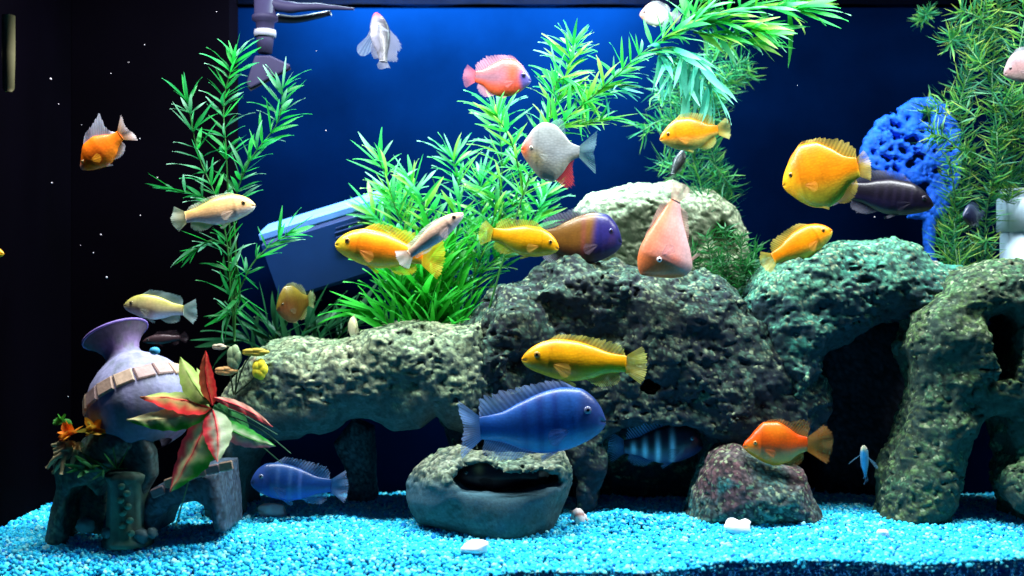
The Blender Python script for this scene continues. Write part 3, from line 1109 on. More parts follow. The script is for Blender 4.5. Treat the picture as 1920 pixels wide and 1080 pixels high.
fish('cichlid', 'orange-yellow fish in front of the feathery needle plant', (1237, 262), (1370, 240), .27, 'deep', deepen=0.9, tail_len=.22, up=(-.1, 0, 1),
     **{**ORG, 'belly': (.55, .50, .10), 'fin_tip': (.62, .66, .2)})
fish('cichlid', 'peach-yellow fish crossing the tall slender plant', (479, 385), (322, 412), .25, 'mbuna', deepen=1.22, tail_len=.20,
     back=(.78, .50, .12), mid=(.80, .46, .20), belly=(.66, .64, .62), fin=(.75, .60, .28), fin_tip=(.55, .66, .55), iris=(.25, .15, .05), pect=(.7, .7, .7), tail_tip=(.55, .66, .52),
     dorsal=((.24, 0), (.3, .03), (.6, .04), (.85, .05), (.96, 0)))
fish('cichlid', 'pale yellow-white fish swimming just above the urn', (232, 573), (369, 584), .24, 'mbuna', deepen=1.25, tail_len=.22, tail_shape='straight',
     back=(.50, .46, .10), mid=(.50, .42, .20), belly=(.46, .58, .60), fin=(.40, .50, .42), fin_tip=(.36, .54, .55), iris=(.15, .12, .05), pect=(.5, .6, .6),
     bars=[(.45, .1, (.5, .34, .14), .4)])
fish('cichlid', 'brown-olive fish seen nose-on beside the slanted blue box', (526, 580), (584, 560), .33, 'deep', deepen=1.55, yaw=-48, tail_len=.22, up=(.1, 0, 1),
     back=(.17, .12, .012), mid=(.10, .042, .006), belly=(.08, .035, .005), fin=(.30, .28, .05), fin_tip=(.36, .40, .2), iris=(.1, .06, .02), pect=(.3, .4, .25),
     patch=[(.2, -.2, .2, .5, (.16, .05, .015), .8)])
fish('cichlid', 'small cream fish seen end-on just above the rock ledge', (652, 612), (676, 622), .31, 'mbuna', deepen=1.75, yaw=72, tail_len=.22, up=(.05, 0, 1),
     back=(.66, .64, .36), mid=(.66, .62, .42), belly=(.62, .60, .45), fin=(.6, .6, .4), iris=(.2, .2, .1), pect=(.6, .65, .5))
fish('parrot_cichlid', 'orange fish with white fins swimming alone against the dark side wall', (148, 316), (252, 236), .21, 'parrot', deepen=1.03, tail_len=.30, yaw=8, up=(-.30, 0, 1),
     back=(.86, .16, .004), mid=(.88, .15, .003), belly=(.86, .22, .01), head=(.72, .36, .26), head_t=.09, fin=(.82, .36, .08), fin_tip=(.62, .60, .72), dorsalc=(.60, .58, .70),
     tailc=(.84, .32, .06), tail_tip=(.72, .60, .62), iris=(.5, .3, .1), pect=(.88, .42, .03), pect_a=.95, fin_a=(.98, .85), pect_len=.26,
     dorsal=((.2, 0), (.3, .10), (.5, .17), (.66, .30), (.78, .10), (.9, .02), (.95, 0)), tail_h=1.2, tail_shape='fork')
fish('cichlid', 'black and white fish with a pink mouth nosing up to the surface', (704, 20), (722, 132), .32, 'mbuna', deepen=1.25, yaw=14, tail_len=.14, up=(.80, .55, .1),
     back=(.010, .010, .014), mid=(.05, .05, .065), belly=(.12, .12, .16), head=(.13, .12, .16), head_t=.18, patch=[(.02, 0, .07, 3, (.42, .06, .075), .95)], fin=(.11, .12, .17), fin_tip=(.12, .13, .19),
     iris=(.2, .2, .2), pect=(.24, .26, .34), pect_a=.9, pect_len=.42, pect_out=.95, fin_a=(.95, .8), spots=(.12, .52, (.05, .05, .06), .8),
     dorsal=((.28, 0), (.36, .14), (.5, .20), (.66, .14), (.8, .16), (.92, .05), (.97, 0)))
fish('cichlid', 'pinkish red fish with a dark blue face below the water surface', (996, 152), (868, 142), .30, 'deep', deepen=1.12, tail_len=.22, up=(.05, 0, 1),
     back=(.38, .07, .06), mid=(.20, .09, .12), belly=(.62, .08, .03), head=(.07, .07, .26), head_t=.2, patch=[(.34, .2, .12, .8, (.55, .06, .02), .9), (.16, .1, .06, .3, (.015, .02, .16), .9)],
     fin=(.60, .20, .24), fin_tip=(.62, .30, .36), tailc=(.66, .10, .10), tail_tip=(.5, .16, .22), iris=(.02, .02, .12), eye_r=.045, pect=(.7, .3, .3),
     dorsal=((.2, 0), (.28, .06), (.55, .08), (.8, .13), (.93, .09), (1, 0)))
fish('silver_dollar_fish', 'silver disc-shaped fish with an orange snout and a red lower fin', (977, 280), (1130, 286), .22, 'disc', deepen=1.25, tail_len=.40, tail_shape='fork', fin_a=(.92, .45), up=(.16, 0, 1),
     back=(.24, .27, .26), mid=(.34, .38, .38), belly=(.40, .42, .32), fin=(.24, .38, .40), fin_tip=(.16, .36, .44), analc=(.84, .06, .012), iris=(.72, .66, .5), eye_r=.03, eye_t=.17, eye_v=.03,
     patch=[(.04, -.1, .10, .9, (.85, .10, .006), 1.), (.25, -.35, .14, .3, (.62, .46, .08), .55)], pect=(.5, .55, .5), dorsal=((.46, 0), (.52, .11), (.6, .12), (.72, .03), (.76, 0)),
     anal=((.60, 0), (.66, .20), (.74, .20), (.84, .07), (.92, 0)), pelvic_len=.1, tail_h=1.25)
fish('cichlid', 'small pinkish beige fish at the surface next to the arching bamboo plant', (1199, 28), (1276, 30), .30, 'deep', deepen=1.2, tail_len=.30,
     back=(.36, .26, .23), mid=(.36, .26, .25), belly=(.32, .30, .32), head=(.40, .22, .19), head_t=.2, fin=(.5, .5, .55), fin_tip=(.5, .55, .6), fin_a=(.8, .4), iris=(.12, .1, .12), eye_r=.045, pect=(.5, .6, .7))
fish('cichlid', 'black-purple fish half hidden behind the round-bodied orange-yellow fish', (1750, 385), (1560, 352), .33, 'slim', deepen=1.6, tail_len=.2, tail_shape='straight',
     back=(.005, .003, .010), mid=(.003, .002, .008), belly=(.010, .008, .04), fin=(.012, .012, .035), fin_tip=(.16, .16, .22), iris=(.02, .02, .04), pect=(.02, .02, .06),
     bars=[(t, .02, (.014, .010, .028), .5) for t in (.3, .4, .5, .6, .7)])
fish('cichlid', 'dark fish hanging among the green needles beside the white pipe', (1795, 408), (1856, 402), .34, 'deep', deepen=1.0, yaw=-40, tail_len=.2,
     back=(.03, .045, .09), mid=(.015, .02, .06), belly=(.012, .015, .05), fin=(.05, .08, .14), iris=(.04, .05, .1), pect=(.03, .05, .1))
fish('cichlid', 'pinkish grey fish half inside the tall needle plant above the white pipe', (1882, 140), (1985, 105), .30, 'deep', deepen=1.1, tail_len=.22,
     back=(.22, .17, .19), mid=(.27, .16, .16), belly=(.28, .22, .2), fin=(.4, .4, .45), iris=(.1, .08, .08), pect=(.5, .45, .5))
fish('cichlid', 'banded dark fish with pale blue bars inside the boulder cave', (1318, 835), (1140, 838), .305, 'humped', deepen=1.15, tail_len=.2, tail_shape='straight',
     back=(.004, .006, .016), mid=(.004, .006, .018), belly=(.02, .03, .10), fin=(.05, .10, .30), fin_tip=(.20, .32, .55), iris=(.05, .06, .1), pect=(.2, .34, .6),
     patch=[(t, -.25, .030, .75, (.40, .58, .75), 1.) for t in (.40, .58, .74, .88)])
fish('cichlid', 'black fish lying in the hollow of the bowl-shaped rock', (850, 892), (1036, 893), .215, 'slim', deepen=1.35, tail_len=.16,
     back=(.010, .008, .014), mid=(.006, .005, .014), belly=(.006, .005, .016), fin=(.015, .012, .02), iris=(.02, .02, .02), pect=(.02, .015, .02),
     patch=[(.30, .45, .05, .35, (.34, .22, .10), .9)])
fish('cichlid', 'small black fish with grey head rising over the pale domed rock', (1282, 280), (1256, 338), .36, 'slim', deepen=1.7, yaw=12, tail_len=.24, up=(.75, -.3, .3),
     back=(.012, .016, .02), mid=(.010, .014, .02), belly=(.012, .016, .02), head=(.05, .06, .075), head_t=.17, fin=(.012, .016, .02), iris=(.05, .05, .06), pect=(.1, .2, .22))
fish('cichlid', 'small pale-headed blue fish facing out of the dark hollow', (1611, 832), (1632, 908), .29, 'slim', deepen=1.5, yaw=-30, tail_len=.2, up=(.1, 0, 1),
     back=(.70, .74, .56), mid=(.22, .55, .80), belly=(.10, .38, .70), head=(.82, .80, .56), head_t=.14, fin=(.10, .26, .45), iris=(.2, .2, .2), pect=(.08, .26, .4), pect_len=.3, pect_out=.9)
fish('cichlid', 'dim brown fish in the shade behind the flared urn mouth', (268, 640), (352, 632), .40, 'slim', deepen=1.0, tail_len=.2,
     back=(.07, .035, .04), mid=(.05, .025, .03), belly=(.03, .02, .03), fin=(.05, .03, .04), iris=(.02, .02, .02), pect=(.04, .03, .04))
fish('cichlid', 'yellow fish with only its snout showing beside the dark side wall', (8, 476), (-120, 470), .18, 'mbuna', deepen=.95, tail_len=.2, **YEL)  # added fish standing in for a yellow reflection in the side wall


# ------------------------------------------------------------------ plants
def leaf_mesh(name, wid, cb, ct, droop=.12, fold=.25, n=9, wave=0., sweep=0.):
    """lance-shaped folded blade, length 1 along +X"""
    V, C, F = [], [], []
    for i in range(n):
        s = i / (n - 1)
        hw = wid * (math.sin(math.pi * min(1, s * .93 + .05)) ** .8) * (1 - .35 * s) if i < n - 1 else .002
        zc = -droop * s * s + .05 * s
        for k in (-1, 0, 1):
            V.append((s, k * hw + sweep * s * s, zc + abs(k) * fold * hw + wave * math.sin(s * 9 + k)))
            m = (1 - abs(k)) * .18
            C.append(tuple(cb[q] * (1 - s ** 1.6) + ct[q] * s ** 1.6 + m * .2 * cb[q] for q in range(3)))  # paler tips: sheen of tips catching light put into the colour
    F = grid_faces(n, 3)
    return new_mesh(name, V, F, C)


def leaf_set(prefix, greens, wid=(.062, .085)):
    out = []
    for i, (a, b) in enumerate(greens):
        for wv in wid:
            for dr, sw, wa in ((.02, .05, .0), (.22, -.12, .012), (.42, .16, .02)):
                me = leaf_mesh(prefix, wv * random.uniform(.85, 1.15), a, b, dr, wave=wa, sweep=sw)
                me.materials.append(M['leaf'])
                out.append(me)
    return out


def catmull(pts, n):
    """smooth polyline through pts, n samples"""
    pts = [Vector(p) for p in pts]
    out = []
    m = len(pts) - 1
    for k in range(n):
        s = k / (n - 1) * m
        i = min(int(s), m - 1)
        u = s - i
        p0, p1, p2, p3 = pts[max(i - 1, 0)], pts[i], pts[i + 1], pts[min(i + 2, m)]
        out.append(.5 * ((2 * p1) + (p2 - p0) * u + (2 * p0 - 5 * p1 + 4 * p2 - p3) * u * u + (3 * p1 - p0 - 3 * p2 + p3) * u ** 3))
    return out


def place_leaf(parent, me, p, d, length, base, up=None):
    d = d.normalized()
    u = up or Vector((0, -.35, 1))
    z = (u - d * u.dot(d))
    if z.length < .05:
        z = d.orthogonal()
    z.normalize()
    z = Matrix.Rotation(random.uniform(-.9, .9), 3, d) @ z
    y = z.cross(d)
    o = bpy.data.objects.new('leaf', me)
    sc.collection.objects.link(o)
    o.parent = parent
    m3 = Matrix((d, y, z)).transposed().to_4x4()
    o.matrix_local = Matrix.Translation(p - base) @ m3 @ Matrix.Diagonal((length, length, length, 1))
    return o


def leafy_plant(name, label, stems, base_px, Y, leaves, spacing=26, per=(3, 5), lpx=(42, 80), out=1.0, tangent=.55, stem_r=.0016, cap=300, stem_col=(.05, .22, .05), group=None, yj=.05):
    base = P(base_px[0], base_px[1], Y)
    root = thing(name, label, 'plant', base, group)
    cnt = 0
    s_ = mpp(Y)
    for path in stems:
        opt = path[0] if isinstance(path[0], dict) else {}
        pts = path[1:] if opt else path
        yo = random.uniform(-yj, yj) * .5
        wp = [P(x, y, Y + yo * (i / max(1, len(pts) - 1)) + random.uniform(-.008, .008)) for i, (x, y) in enumerate(pts)]
        ln = sum((wp[i + 1] - wp[i]).length for i in range(len(wp) - 1)) / s_
        n = max(6, int(ln / 9))
        cv = catmull(wp, n)
        v, f = tube([c - base for c in cv], [stem_r * (1 - .6 * i / n) for i in range(n)], 6)
        obj('stem', new_mesh('stem', v, f, np.tile(stem_col, (len(v), 1))), M['leaf'], root)
        sp = opt.get('spacing', spacing)
        st = opt.get('start', .12)
        nn = max(2, int(ln * (1 - st) / sp))
        mes = opt.get('leaves', leaves)
        for q in range(nn + 1):
            s = st + (1 - st) * q / nn
            i = min(int(s * (n - 1)), n - 2)
            p = cv[i]
            tg = (cv[i + 1] - cv[i]).normalized()
            k = random.randint(*opt.get('per', per)) + (2 if q == nn else 0)
            a0 = random.uniform(0, 6.28)
            for j in range(k):
                if cnt >= cap:
                    break
                an = a0 + 6.283 * j / k + random.uniform(-.4, .4)
                rd = Vector((math.cos(an), .62 * math.sin(an), .30 * math.sin(an * 2 + 1)))
                rd = (rd - tg * rd.dot(tg) * .5)
                d = rd * opt.get('out', out) + tg * (opt.get('tangent', tangent) + random.uniform(-.2, .5)) + Vector((0, 0, opt.get('lift', .15)))
                L_ = random.uniform(*opt.get('lpx', lpx)) * s_
                if q == nn:
                    d += tg * .6
                place_leaf(root, random.choice(mes), p, d, L_, base)
                cnt += 1
    return root


G_MID = [((.006, .27, .035), (.05, .46, .16)), ((.006, .20, .05), (.22, .52, .34)), ((.008, .33, .03), (.03, .42, .08)), ((.004, .15, .03), (.02, .28, .06))]
G_BRIGHT = [((.02, .46, .04), (.10, .62, .14)), ((.012, .40, .09), (.26, .68, .40)), ((.10, .52, .03), (.38, .68, .16)), ((.010, .34, .05), (.05, .52, .12))]
G_TEAL = [((.02, .40, .22), (.24, .66, .50)), ((.015, .32, .22), (.14, .60, .46))]
G_GRASS = [((.010, .40, .015), (.05, .56, .05)), ((.008, .30, .015), (.04, .50, .06))]
G_DARK = [((.006, .07, .03), (.03, .16, .06))]
L_MID = leaf_set('leaf', G_MID)
L_BRIGHT = leaf_set('leaf', G_BRIGHT)
L_TEAL = leaf_set('leaf', G_TEAL)
L_GRASS = leaf_set('leaf', G_GRASS, (.05, .07))
L_DARK = leaf_set('leaf', G_DARK, (.06, .08))

leafy_plant('bamboo_plant', 'tall slender green bamboo-like plant standing against the dark side',
            [[(440, 640), (432, 540), (425, 450), (405, 370), (372, 290), (352, 190)],
             [{'start': .4}, (440, 640), (442, 480), (440, 380), (470, 300), (520, 230), (530, 165)],
             [{'start': .5}, (440, 640), (430, 420), (425, 300), (420, 190), (440, 110)],
             [{'start': .3}, (442, 560), (470, 500), (505, 462), (540, 440)],
             [{'start': .3}, (436, 470), (400, 450), (365, 470)],
             [{'start': .3}, (430, 400), (380, 370), (320, 355)],
             [{'start': .3}, (440, 470), (450, 560), (428, 590)]],
            (440, 640), .32, L_MID, spacing=24, per=(4, 5), lpx=(36, 70), cap=300)

leafy_plant('bush_plant', 'dense bright green bushy plant growing behind the rock ledge',
            [[{'start': .2}, (800, 640), (775, 500), (745, 400), (712, 300)],
             [{'start': .2}, (820, 640), (815, 500), (800, 400), (770, 340)],
             [{'start': .25}, (835, 640), (850, 480), (862, 380), (850, 300)],
             [{'start': .2}, (850, 640), (905, 470), (940, 350), (935, 215)],
             [{'start': .3}, (850, 640), (920, 440), (985, 360), (1010, 290)],
             [{'start': .1, 'leaves': L_GRASS, 'per': (4, 6), 'lpx': (60, 105), 'tangent': 1.3}, (790, 650), (760, 590), (740, 545)],
             [{'start': .1, 'leaves': L_GRASS, 'per': (4, 6), 'lpx': (60, 105), 'tangent': 1.3}, (830, 650), (820, 570), (815, 500)],
             [{'start': .1, 'leaves': L_GRASS, 'per': (4, 6), 'lpx': (60, 105), 'tangent': 1.3}, (870, 650), (890, 560), (905, 490)]],
            (820, 650), .37, L_BRIGHT, spacing=22, per=(4, 6), lpx=(44, 82), cap=300)
leafy_plant('grass_plant', 'thick tuft of grassy blades at the foot of the bushy plant',
            [[(x0, 660), (x0 + dx * .5, 600), (x0 + dx, y1)] for x0, dx, y1 in
             ((740, -30, 590), (765, -15, 540), (790, 5, 500), (815, 0, 470), (840, 12, 480), (865, 25, 500), (890, 30, 530), (770, 10, 575), (850, -8, 560))],
            (815, 660), .345, L_GRASS, spacing=13, per=(4, 6), lpx=(70, 125), cap=300, tangent=1.0, out=1.1)
leafy_plant('bush_plant', 'second dense green bushy plant, standing just behind the pale slim fish',
            [[{'start': .25}, (770, 640), (750, 520), (770, 430), (742, 370)],
             [{'start': .25}, (830, 640), (790, 500), (735, 440), (700, 400)],
             [{'start': .25}, (850, 640), (870, 500), (900, 420), (900, 340)],
             [{'start': .3}, (870, 640), (950, 480), (1000, 410), (1020, 370)],
             [{'start': .3}, (860, 640), (900, 520), (945, 470), (980, 440)],
             [{'start': .2}, (830, 640), (830, 480), (830, 400), (810, 330)]],
            (820, 655), .42, L_BRIGHT, spacing=20, per=(4, 6), lpx=(44, 82), cap=300)
leafy_plant('arching_plant', 'long bright green bamboo-like plant arching up past the silver fish',
            [[{'start': .35}, (900, 640), (960, 430), (1010, 280), (1055, 160), (1075, 85)],
             [{'start': .15}, (1000, 290), (1060, 225), (1130, 165), (1210, 95), (1300, 35)],
             [{'start': .2}, (1040, 240), (1090, 235), (1130, 225)],
             [{'start': .2}, (1030, 220), (1045, 150), (1080, 160), (1100, 190)],
             [{'start': .2}, (980, 350), (960, 270), (930, 215)],
             [{'start': .2, 'leaves': L_TEAL, 'lift': -.3}, (1120, 170), (1170, 160), (1200, 165)]],
            (900, 640), .30, L_BRIGHT, spacing=20, per=(4, 6), lpx=(42, 76), cap=300)
leafy_plant('surface_plant', 'leafy bamboo-like crown spreading under the surface above the needle plant',
            [[{'start': .1, 'lpx': (60, 105)}, (1230, 85), (1300, 45), (1380, 22), (1450, 15), (1490, 18)],
             [{'start': .15, 'leaves': L_TEAL, 'lpx': (60, 100), 'lift': -.4}, (1220, 95), (1270, 90), (1310, 120), (1330, 165)],
             [{'start': .2, 'leaves': L_TEAL, 'lpx': (55, 95), 'lift': -.2}, (1230, 100), (1260, 115), (1290, 150)],
             [{'start': .1, 'lpx': (60, 100)}, (1330, 40), (1390, 50), (1430, 60)],
             [{'start': .1, 'lpx': (60, 100)}, (1290, 50), (1330, -10), (1400, -30)],
             [{'start': .1, 'lpx': (60, 100)}, (1300, 60), (1350, 70), (1400, 80)]],
            (1230, 90), .29, L_BRIGHT, spacing=20, per=(4, 6), lpx=(54, 96), cap=300)
leafy_plant('dark_grass', 'dark narrow-leaved clump in the shade behind the ledge and brown fish',
            [[(x, 680), (x + d, 640), (x + d * 2.4, y)] for x, d, y in ((480, -12, 640), (510, 5, 615), (545, 14, 610), (580, 14, 620), (610, 20, 605), (520, -8, 625))],
            (540, 680), .43, L_DARK, spacing=22, per=(3, 4), lpx=(60, 110), cap=120, tangent=.9)


def needle_plant(name, label, stems, Y, greens, cap_per=9999, npx=(24, 46), dens=5.0, base=None):
    s_ = mpp(Y)
    b = P(base[0], base[1], Y)
    root = thing(name, label, 'plant', b)
    for pts in stems:
        wp = [P(x, y, Y + random.uniform(-.03, .03)) for x, y in pts]
        ln = sum((wp[i + 1] - wp[i]).length for i in range(len(wp) - 1)) / s_
        n = max(8, int(ln / dens))
        cv = catmull(wp, n)
        v, f = tube([c - b for c in cv], [.0011] * n, 5)
        obj('stem', new_mesh('stem', v, f, np.tile((.10, .26, .12), (len(v), 1))), M['needle'], root)
        VV, FF, CC = [], [], []
        for i in range(n - 1):
            tg = (cv[i + 1] - cv[i]).normalized()
            a = tg.orthogonal().normalized()
            bb = tg.cross(a)
            a0 = random.uniform(0, 6.28)
            k = random.randint(4, 7)
            for j in range(k):
                an = a0 + 6.283 * j / k + random.uniform(-.3, .3)
                d = (a * math.cos(an) + bb * math.sin(an)) + tg * random.uniform(.1, .7)
                d.normalize()
                L_ = random.uniform(*npx) * s_
                sd = d.cross(Vector((random.uniform(-1, 1), random.uniform(-1, 1), random.uniform(-1, 1)))).normalized() * (.0010 + .0006 * random.random())
                cu = Vector((random.uniform(-1, 1), random.uniform(-1, 1), random.uniform(-.4, 1))) * .4 * L_
                p0 = cv[i] - b
                p1 = p0 + d * L_ * .5
                p2 = p0 + d * L_ + cu
                o = len(VV)
                VV += [p0 - sd * .5, p0 + sd * .5, p1 - sd, p1 + sd, p2]
                FF += [[o, o + 1, o + 3, o + 2], [o + 2, o + 3, o + 4]]
                ca, cb = random.choice(greens)
                CC += [ca, ca, ca, ca, cb]
        fo = obj('foliage', new_mesh('foliage', VV, FF, CC), M['needle'], root)
    return root


N_DEEP = [((.015, .22, .07), (.06, .40, .12)), ((.010, .17, .08), (.05, .36, .16)), ((.04, .28, .04), (.24, .48, .10))]
N_YEL = [((.03, .24, .04), (.28, .50, .07)), ((.012, .17, .06), (.08, .36, .14)), ((.08, .30, .04), (.46, .60, .12)), ((.008, .12, .06), (.04, .26, .14))]
needle_plant('needle_plant', 'feathery dark green needle-leaved plant rising behind the pale domed rock',
             [[(1300, 560), (1310, 450), (1320, 380), (1300, 300), (1280, 200), (1260, 120)],
              [(1300, 560), (1350, 430), (1350, 340), (1325, 250), (1340, 180), (1390, 110)],
              [(1280, 330), (1262, 315), (1242, 300)], [(1290, 240), (1245, 225), (1205, 245)], [(1330, 300), (1355, 330), (1370, 360)],
              [(1330, 200), (1370, 160), (1410, 130)], [(1300, 190), (1330, 130), (1350, 80)], [(1270, 210), (1250, 180), (1230, 170)]],
             .47, N_DEEP, base=(1300, 560), dens=5.5)
needle_plant('needle_clump', 'low mossy green needle clump between the pink fish and the teal rock',
             [[(1360 + dx, 560), (1365 + dx * 1.2, 500), (1360 + dx * 1.5, y)] for dx, y in ((-45, 470), (-25, 440), (0, 425), (20, 440), (38, 460), (-10, 480), (30, 500))],
             .40, [((.010, .17, .03), (.04, .30, .05)), ((.008, .11, .03), (.03, .22, .05))], base=(1360, 560), dens=6, npx=(16, 30))
needle_plant('needle_plant', 'tall yellow-green needle-leaved plant beside the blue coral and white pipe',
             [[(1800, 520), (1790, 420), (1820, 320), (1800, 200), (1830, 100), (1850, -20)],
              [(1840, 520), (1850, 400), (1870, 280), (1860, 150), (1870, 60), (1880, -20)],
              [(1890, 380), (1900, 290), (1895, 200), (1910, 100), (1930, -10)],
              [(1780, 500), (1770, 450), (1790, 380), (1780, 300)],
              [(1830, 220), (1790, 190), (1750, 200), (1738, 215)], [(1820, 300), (1775, 260), (1745, 252)],
              [(1840, 120), (1800, 70), (1780, 80)], [(1870, 60), (1830, 30), (1800, 20)], [(1870, 340), (1905, 330), (1940, 320)],
              [(1850, 450), (1820, 480), (1780, 470)], [(1880, 200), (1920, 190), (1950, 170)], [(1860, 260), (1900, 250), (1935, 230)]],
             .38, N_YEL, base=(1820, 520), dens=6.0)
needle_plant('needle_sprig', 'small dim floating sprig near the surface beside the tall needle plant',
             [[(1745, 20), (1735, 28), (1722, 40)]], .48, N_DEEP, base=(1735, 28), npx=(12, 24))

# blue sea fan coral: lacy slab
cp = [(1705, 408), (1712, 385), (1740, 370), (1728, 345), (1690, 345), (1650, 325), (1612, 305), (1618, 262), (1640, 228), (1680, 205), (1712, 186),
      (1745, 182), (1775, 200), (1795, 240), (1802, 300), (1792, 350), (1775, 372), (1778, 395), (1750, 412), (1752, 520), (1738, 520), (1732, 412)]
Yc = .47
rg = random.Random(3)
choles = []
for cx, cy, r_ in [(1738, 216, 10), (1712, 263, 10), (1748, 285, 8), (1672, 235, 8), (1765, 240, 7), (1728, 300, 7), (1700, 310, 6), (1690, 280, 5), (1760, 320, 7), (1650, 270, 5), (1735, 345, 6), (1780, 280, 6),
                   (1664, 300, 5), (1700, 225, 5), (1775, 350, 6)] + [(rg.uniform(1630, 1792), rg.uniform(205, 345), rg.uniform(2.0, 3.8)) for _ in range(75)]:
    choles.append(([(cx + r_ * (1 + .3 * rg.uniform(-1, 1)) * math.cos(k * 1.05), cy + r_ * math.sin(k * 1.05)) for k in range(6)], .3, .6, .002))
me = rock_mesh('sea_fan', cp, Yc - .009, Yc + .009, .007, holes=choles, h=.0022, big=.003, mid=.004, knob=.0034, kscale=.0065, seed=33,
               colf=lambda V, f1, idh: np.array((.004, .12, .80))[None] * (.5 + .7 * idh)[:, None])
o = obj('sea_fan', me, M['coral'])
tag(o, 'lacy bright blue sea fan coral against the back wall', 'coral')

# ------------------------------------------------------------------ red and green silk plant
YP = .105
ctr = (398, 760)
base = P(330, 985, .12)
root = thing('silk_plant', 'silk plant with pink, cream and green leaves in front of the urn ornament', 'plant', base)


def silk_leaf(a, b, width, edge, centre_col, dark, twist=0., dep=0., sag=.12, side=1):
    pa = P(a[0], a[1], YP)
    pb = P(b[0], b[1], YP + dep)
    d = pb - pa
    L_ = d.length
    d.normalize()
    fz = Vector((0, -.82, .58))
    y = fz.cross(d).normalized()
    y = Matrix.Rotation(twist, 3, d) @ y
    z = d.cross(y)
    n, m = 15, 9
    V, C = [], []
    wd = width * 1.0 * mpp(YP)
    for i in range(n):
        s = i / (n - 1)
        hw = wd * (math.sin(math.pi * s ** .72) ** .9) * .55 * (1 + .05 * math.sin(s * 47)) + .0004
        for j in range(m):
            q = j / (m - 1) * 2 - 1
            p = pa + d * (s * L_) + y * (q * hw) + z * (-(abs(q) * .35 * hw) - sag * L_ * (s - .5) ** 2 + .0012 * math.sin(s * 22 + q * 3)) + y * (.05 * L_ * math.sin(math.pi * s) * side)
            V.append(p - base)
            q2 = q * side
            c = mixc(edge, centre_col, np.array(sstep(-.75, -.15, q2 + .12 * math.sin(s * 31))))  # from the margin colour to the leaf's own centre colour
            c = mixc(c, dark, np.array(sstep(.1, .75, q2 + .18 * math.sin(s * 23))))
            c = mixc(c, edge, np.array(.9 * math.exp(-((q2 + .05) / .09) ** 2)))
            C.append(c)
    lf = obj('leaf', new_mesh('leaf', V, grid_faces(n, m), C), M['silk'], root)
    # raised midrib
    mid = [Vector(V[i * m + m // 2]) - z * .0006 for i in range(n)]
    v, f = tube(mid, [.0011 * (1 - .8 * i / n) + .0002 for i in range(n)], 5)
    obj('midrib', new_mesh('midrib', v, f, np.tile(np.array(edge) * .9, (len(v), 1))), M['silk'], lf)
    return lf


PINK, REDc, CRM, LGR, DGR = (.86, .05, .07), (.86, .03, .03), (.50, .58, .26), (.26, .44, .06), (.015, .30, .02)
silk_leaf(ctr, (385, 658), 26, REDc, (.84, .13, .07), (.75, .12, .06), side=1)
silk_leaf((392, 755), (338, 668), 40, LGR, (.40, .46, .14), (.30, .42, .08), .2, .02)
silk_leaf((392, 756), (368, 690), 34, LGR, (.46, .48, .18), (.40, .44, .12), -.3, .03)
silk_leaf((396, 764), (262, 742), 44, REDc, (.58, .44, .14), (.36, .46, .10), .2, -.005, side=-1)
silk_leaf((394, 768), (236, 786), 42, (.62, .50, .22), (.46, .52, .24), DGR, -.2, -.01, side=1)
silk_leaf((392, 772), (316, 922), 72, PINK, CRM, DGR, .1, -.02, side=1)
silk_leaf((398, 766), (407, 865), 48, PINK, (.55, .60, .42), (.42, .54, .30), -.05, -.03, side=1)
silk_leaf((405, 790), (516, 836), 34, DGR, (.40, .50, .30), (.84, .22, .26), .3, .0, side=-1)
silk_leaf((402, 745), (512, 800), 16, PINK, (.72, .26, .22), (.6, .3, .2), .2, .02)
silk_leaf((402, 762), (470, 812), 40, (.05, .22, .06), (.04, .24, .06), (.02, .16, .04), .4, .03)
for (pts) in ([(330, 985), (360, 880), (396, 765)], [(400, 770), (480, 800), (545, 850)], [(400, 770), (470, 820), (530, 870)], [(402, 760), (450, 775), (520, 815)]):
    cv = catmull([P(x, y, YP + .012) for x, y in pts], 14)
    v, f = tube([c - base for c in cv], [.0012 * (1 - .5 * i / 14) for i in range(14)], 6)
    obj('stem', new_mesh('stem', v, f, np.tile((.04, .14, .07), (len(v), 1))), M['silk'], root)

# little bud plant behind the silk plant, on the ledge end
b = P(440, 730, .25)
root = thing('bud_plant', 'small sprig with yellow and orange buds at the ledge end', 'plant', b)
for pts in ([(440, 740), (445, 690), (440, 655), (412, 648)], [(440, 740), (455, 690), (475, 662), (500, 655)], [(440, 740), (470, 715), (488, 695)], [(438, 740), (432, 705), (425, 690)]):
    cv = catmull([P(x, y, .245) for x, y in pts], 12)
    v, f = tube([c - b for c in cv], [.0012] * 12, 6)
    obj('stem', new_mesh('stem', v, f, np.tile((.05, .07, .03), (len(v), 1))), M['silk'], root)
for (x, y, rx, rz, col) in ((488, 692, 15, 20, (.82, .70, .04)), (480, 660, 26, 8, (.46, .36, .04)), (425, 695, 22, 9, (.62, .34, .12)), (412, 650, 14, 6, (.44, .38, .26)), (440, 670, 14, 24, (.26, .36, .18))):
    mb = MB()
    for k in range(5):
        Bv, Bf = uv_ball(10, 6)
        s_ = mpp(.25)
        an = k * 1.256
        Bv = Bv * np.array([rx * .62, 7, rz * .62]) * s_ + np.array([math.cos(an) * rx * .42 * s_, -.003, math.sin(an) * rz * .42 * s_])
        mb.add(Bv + np.array(P(x, y, .243) - b), Bf, np.array(col) * (.85 + .3 * random.random()))
    obj('bud', mb.mesh('bud'), M['silk'], root)

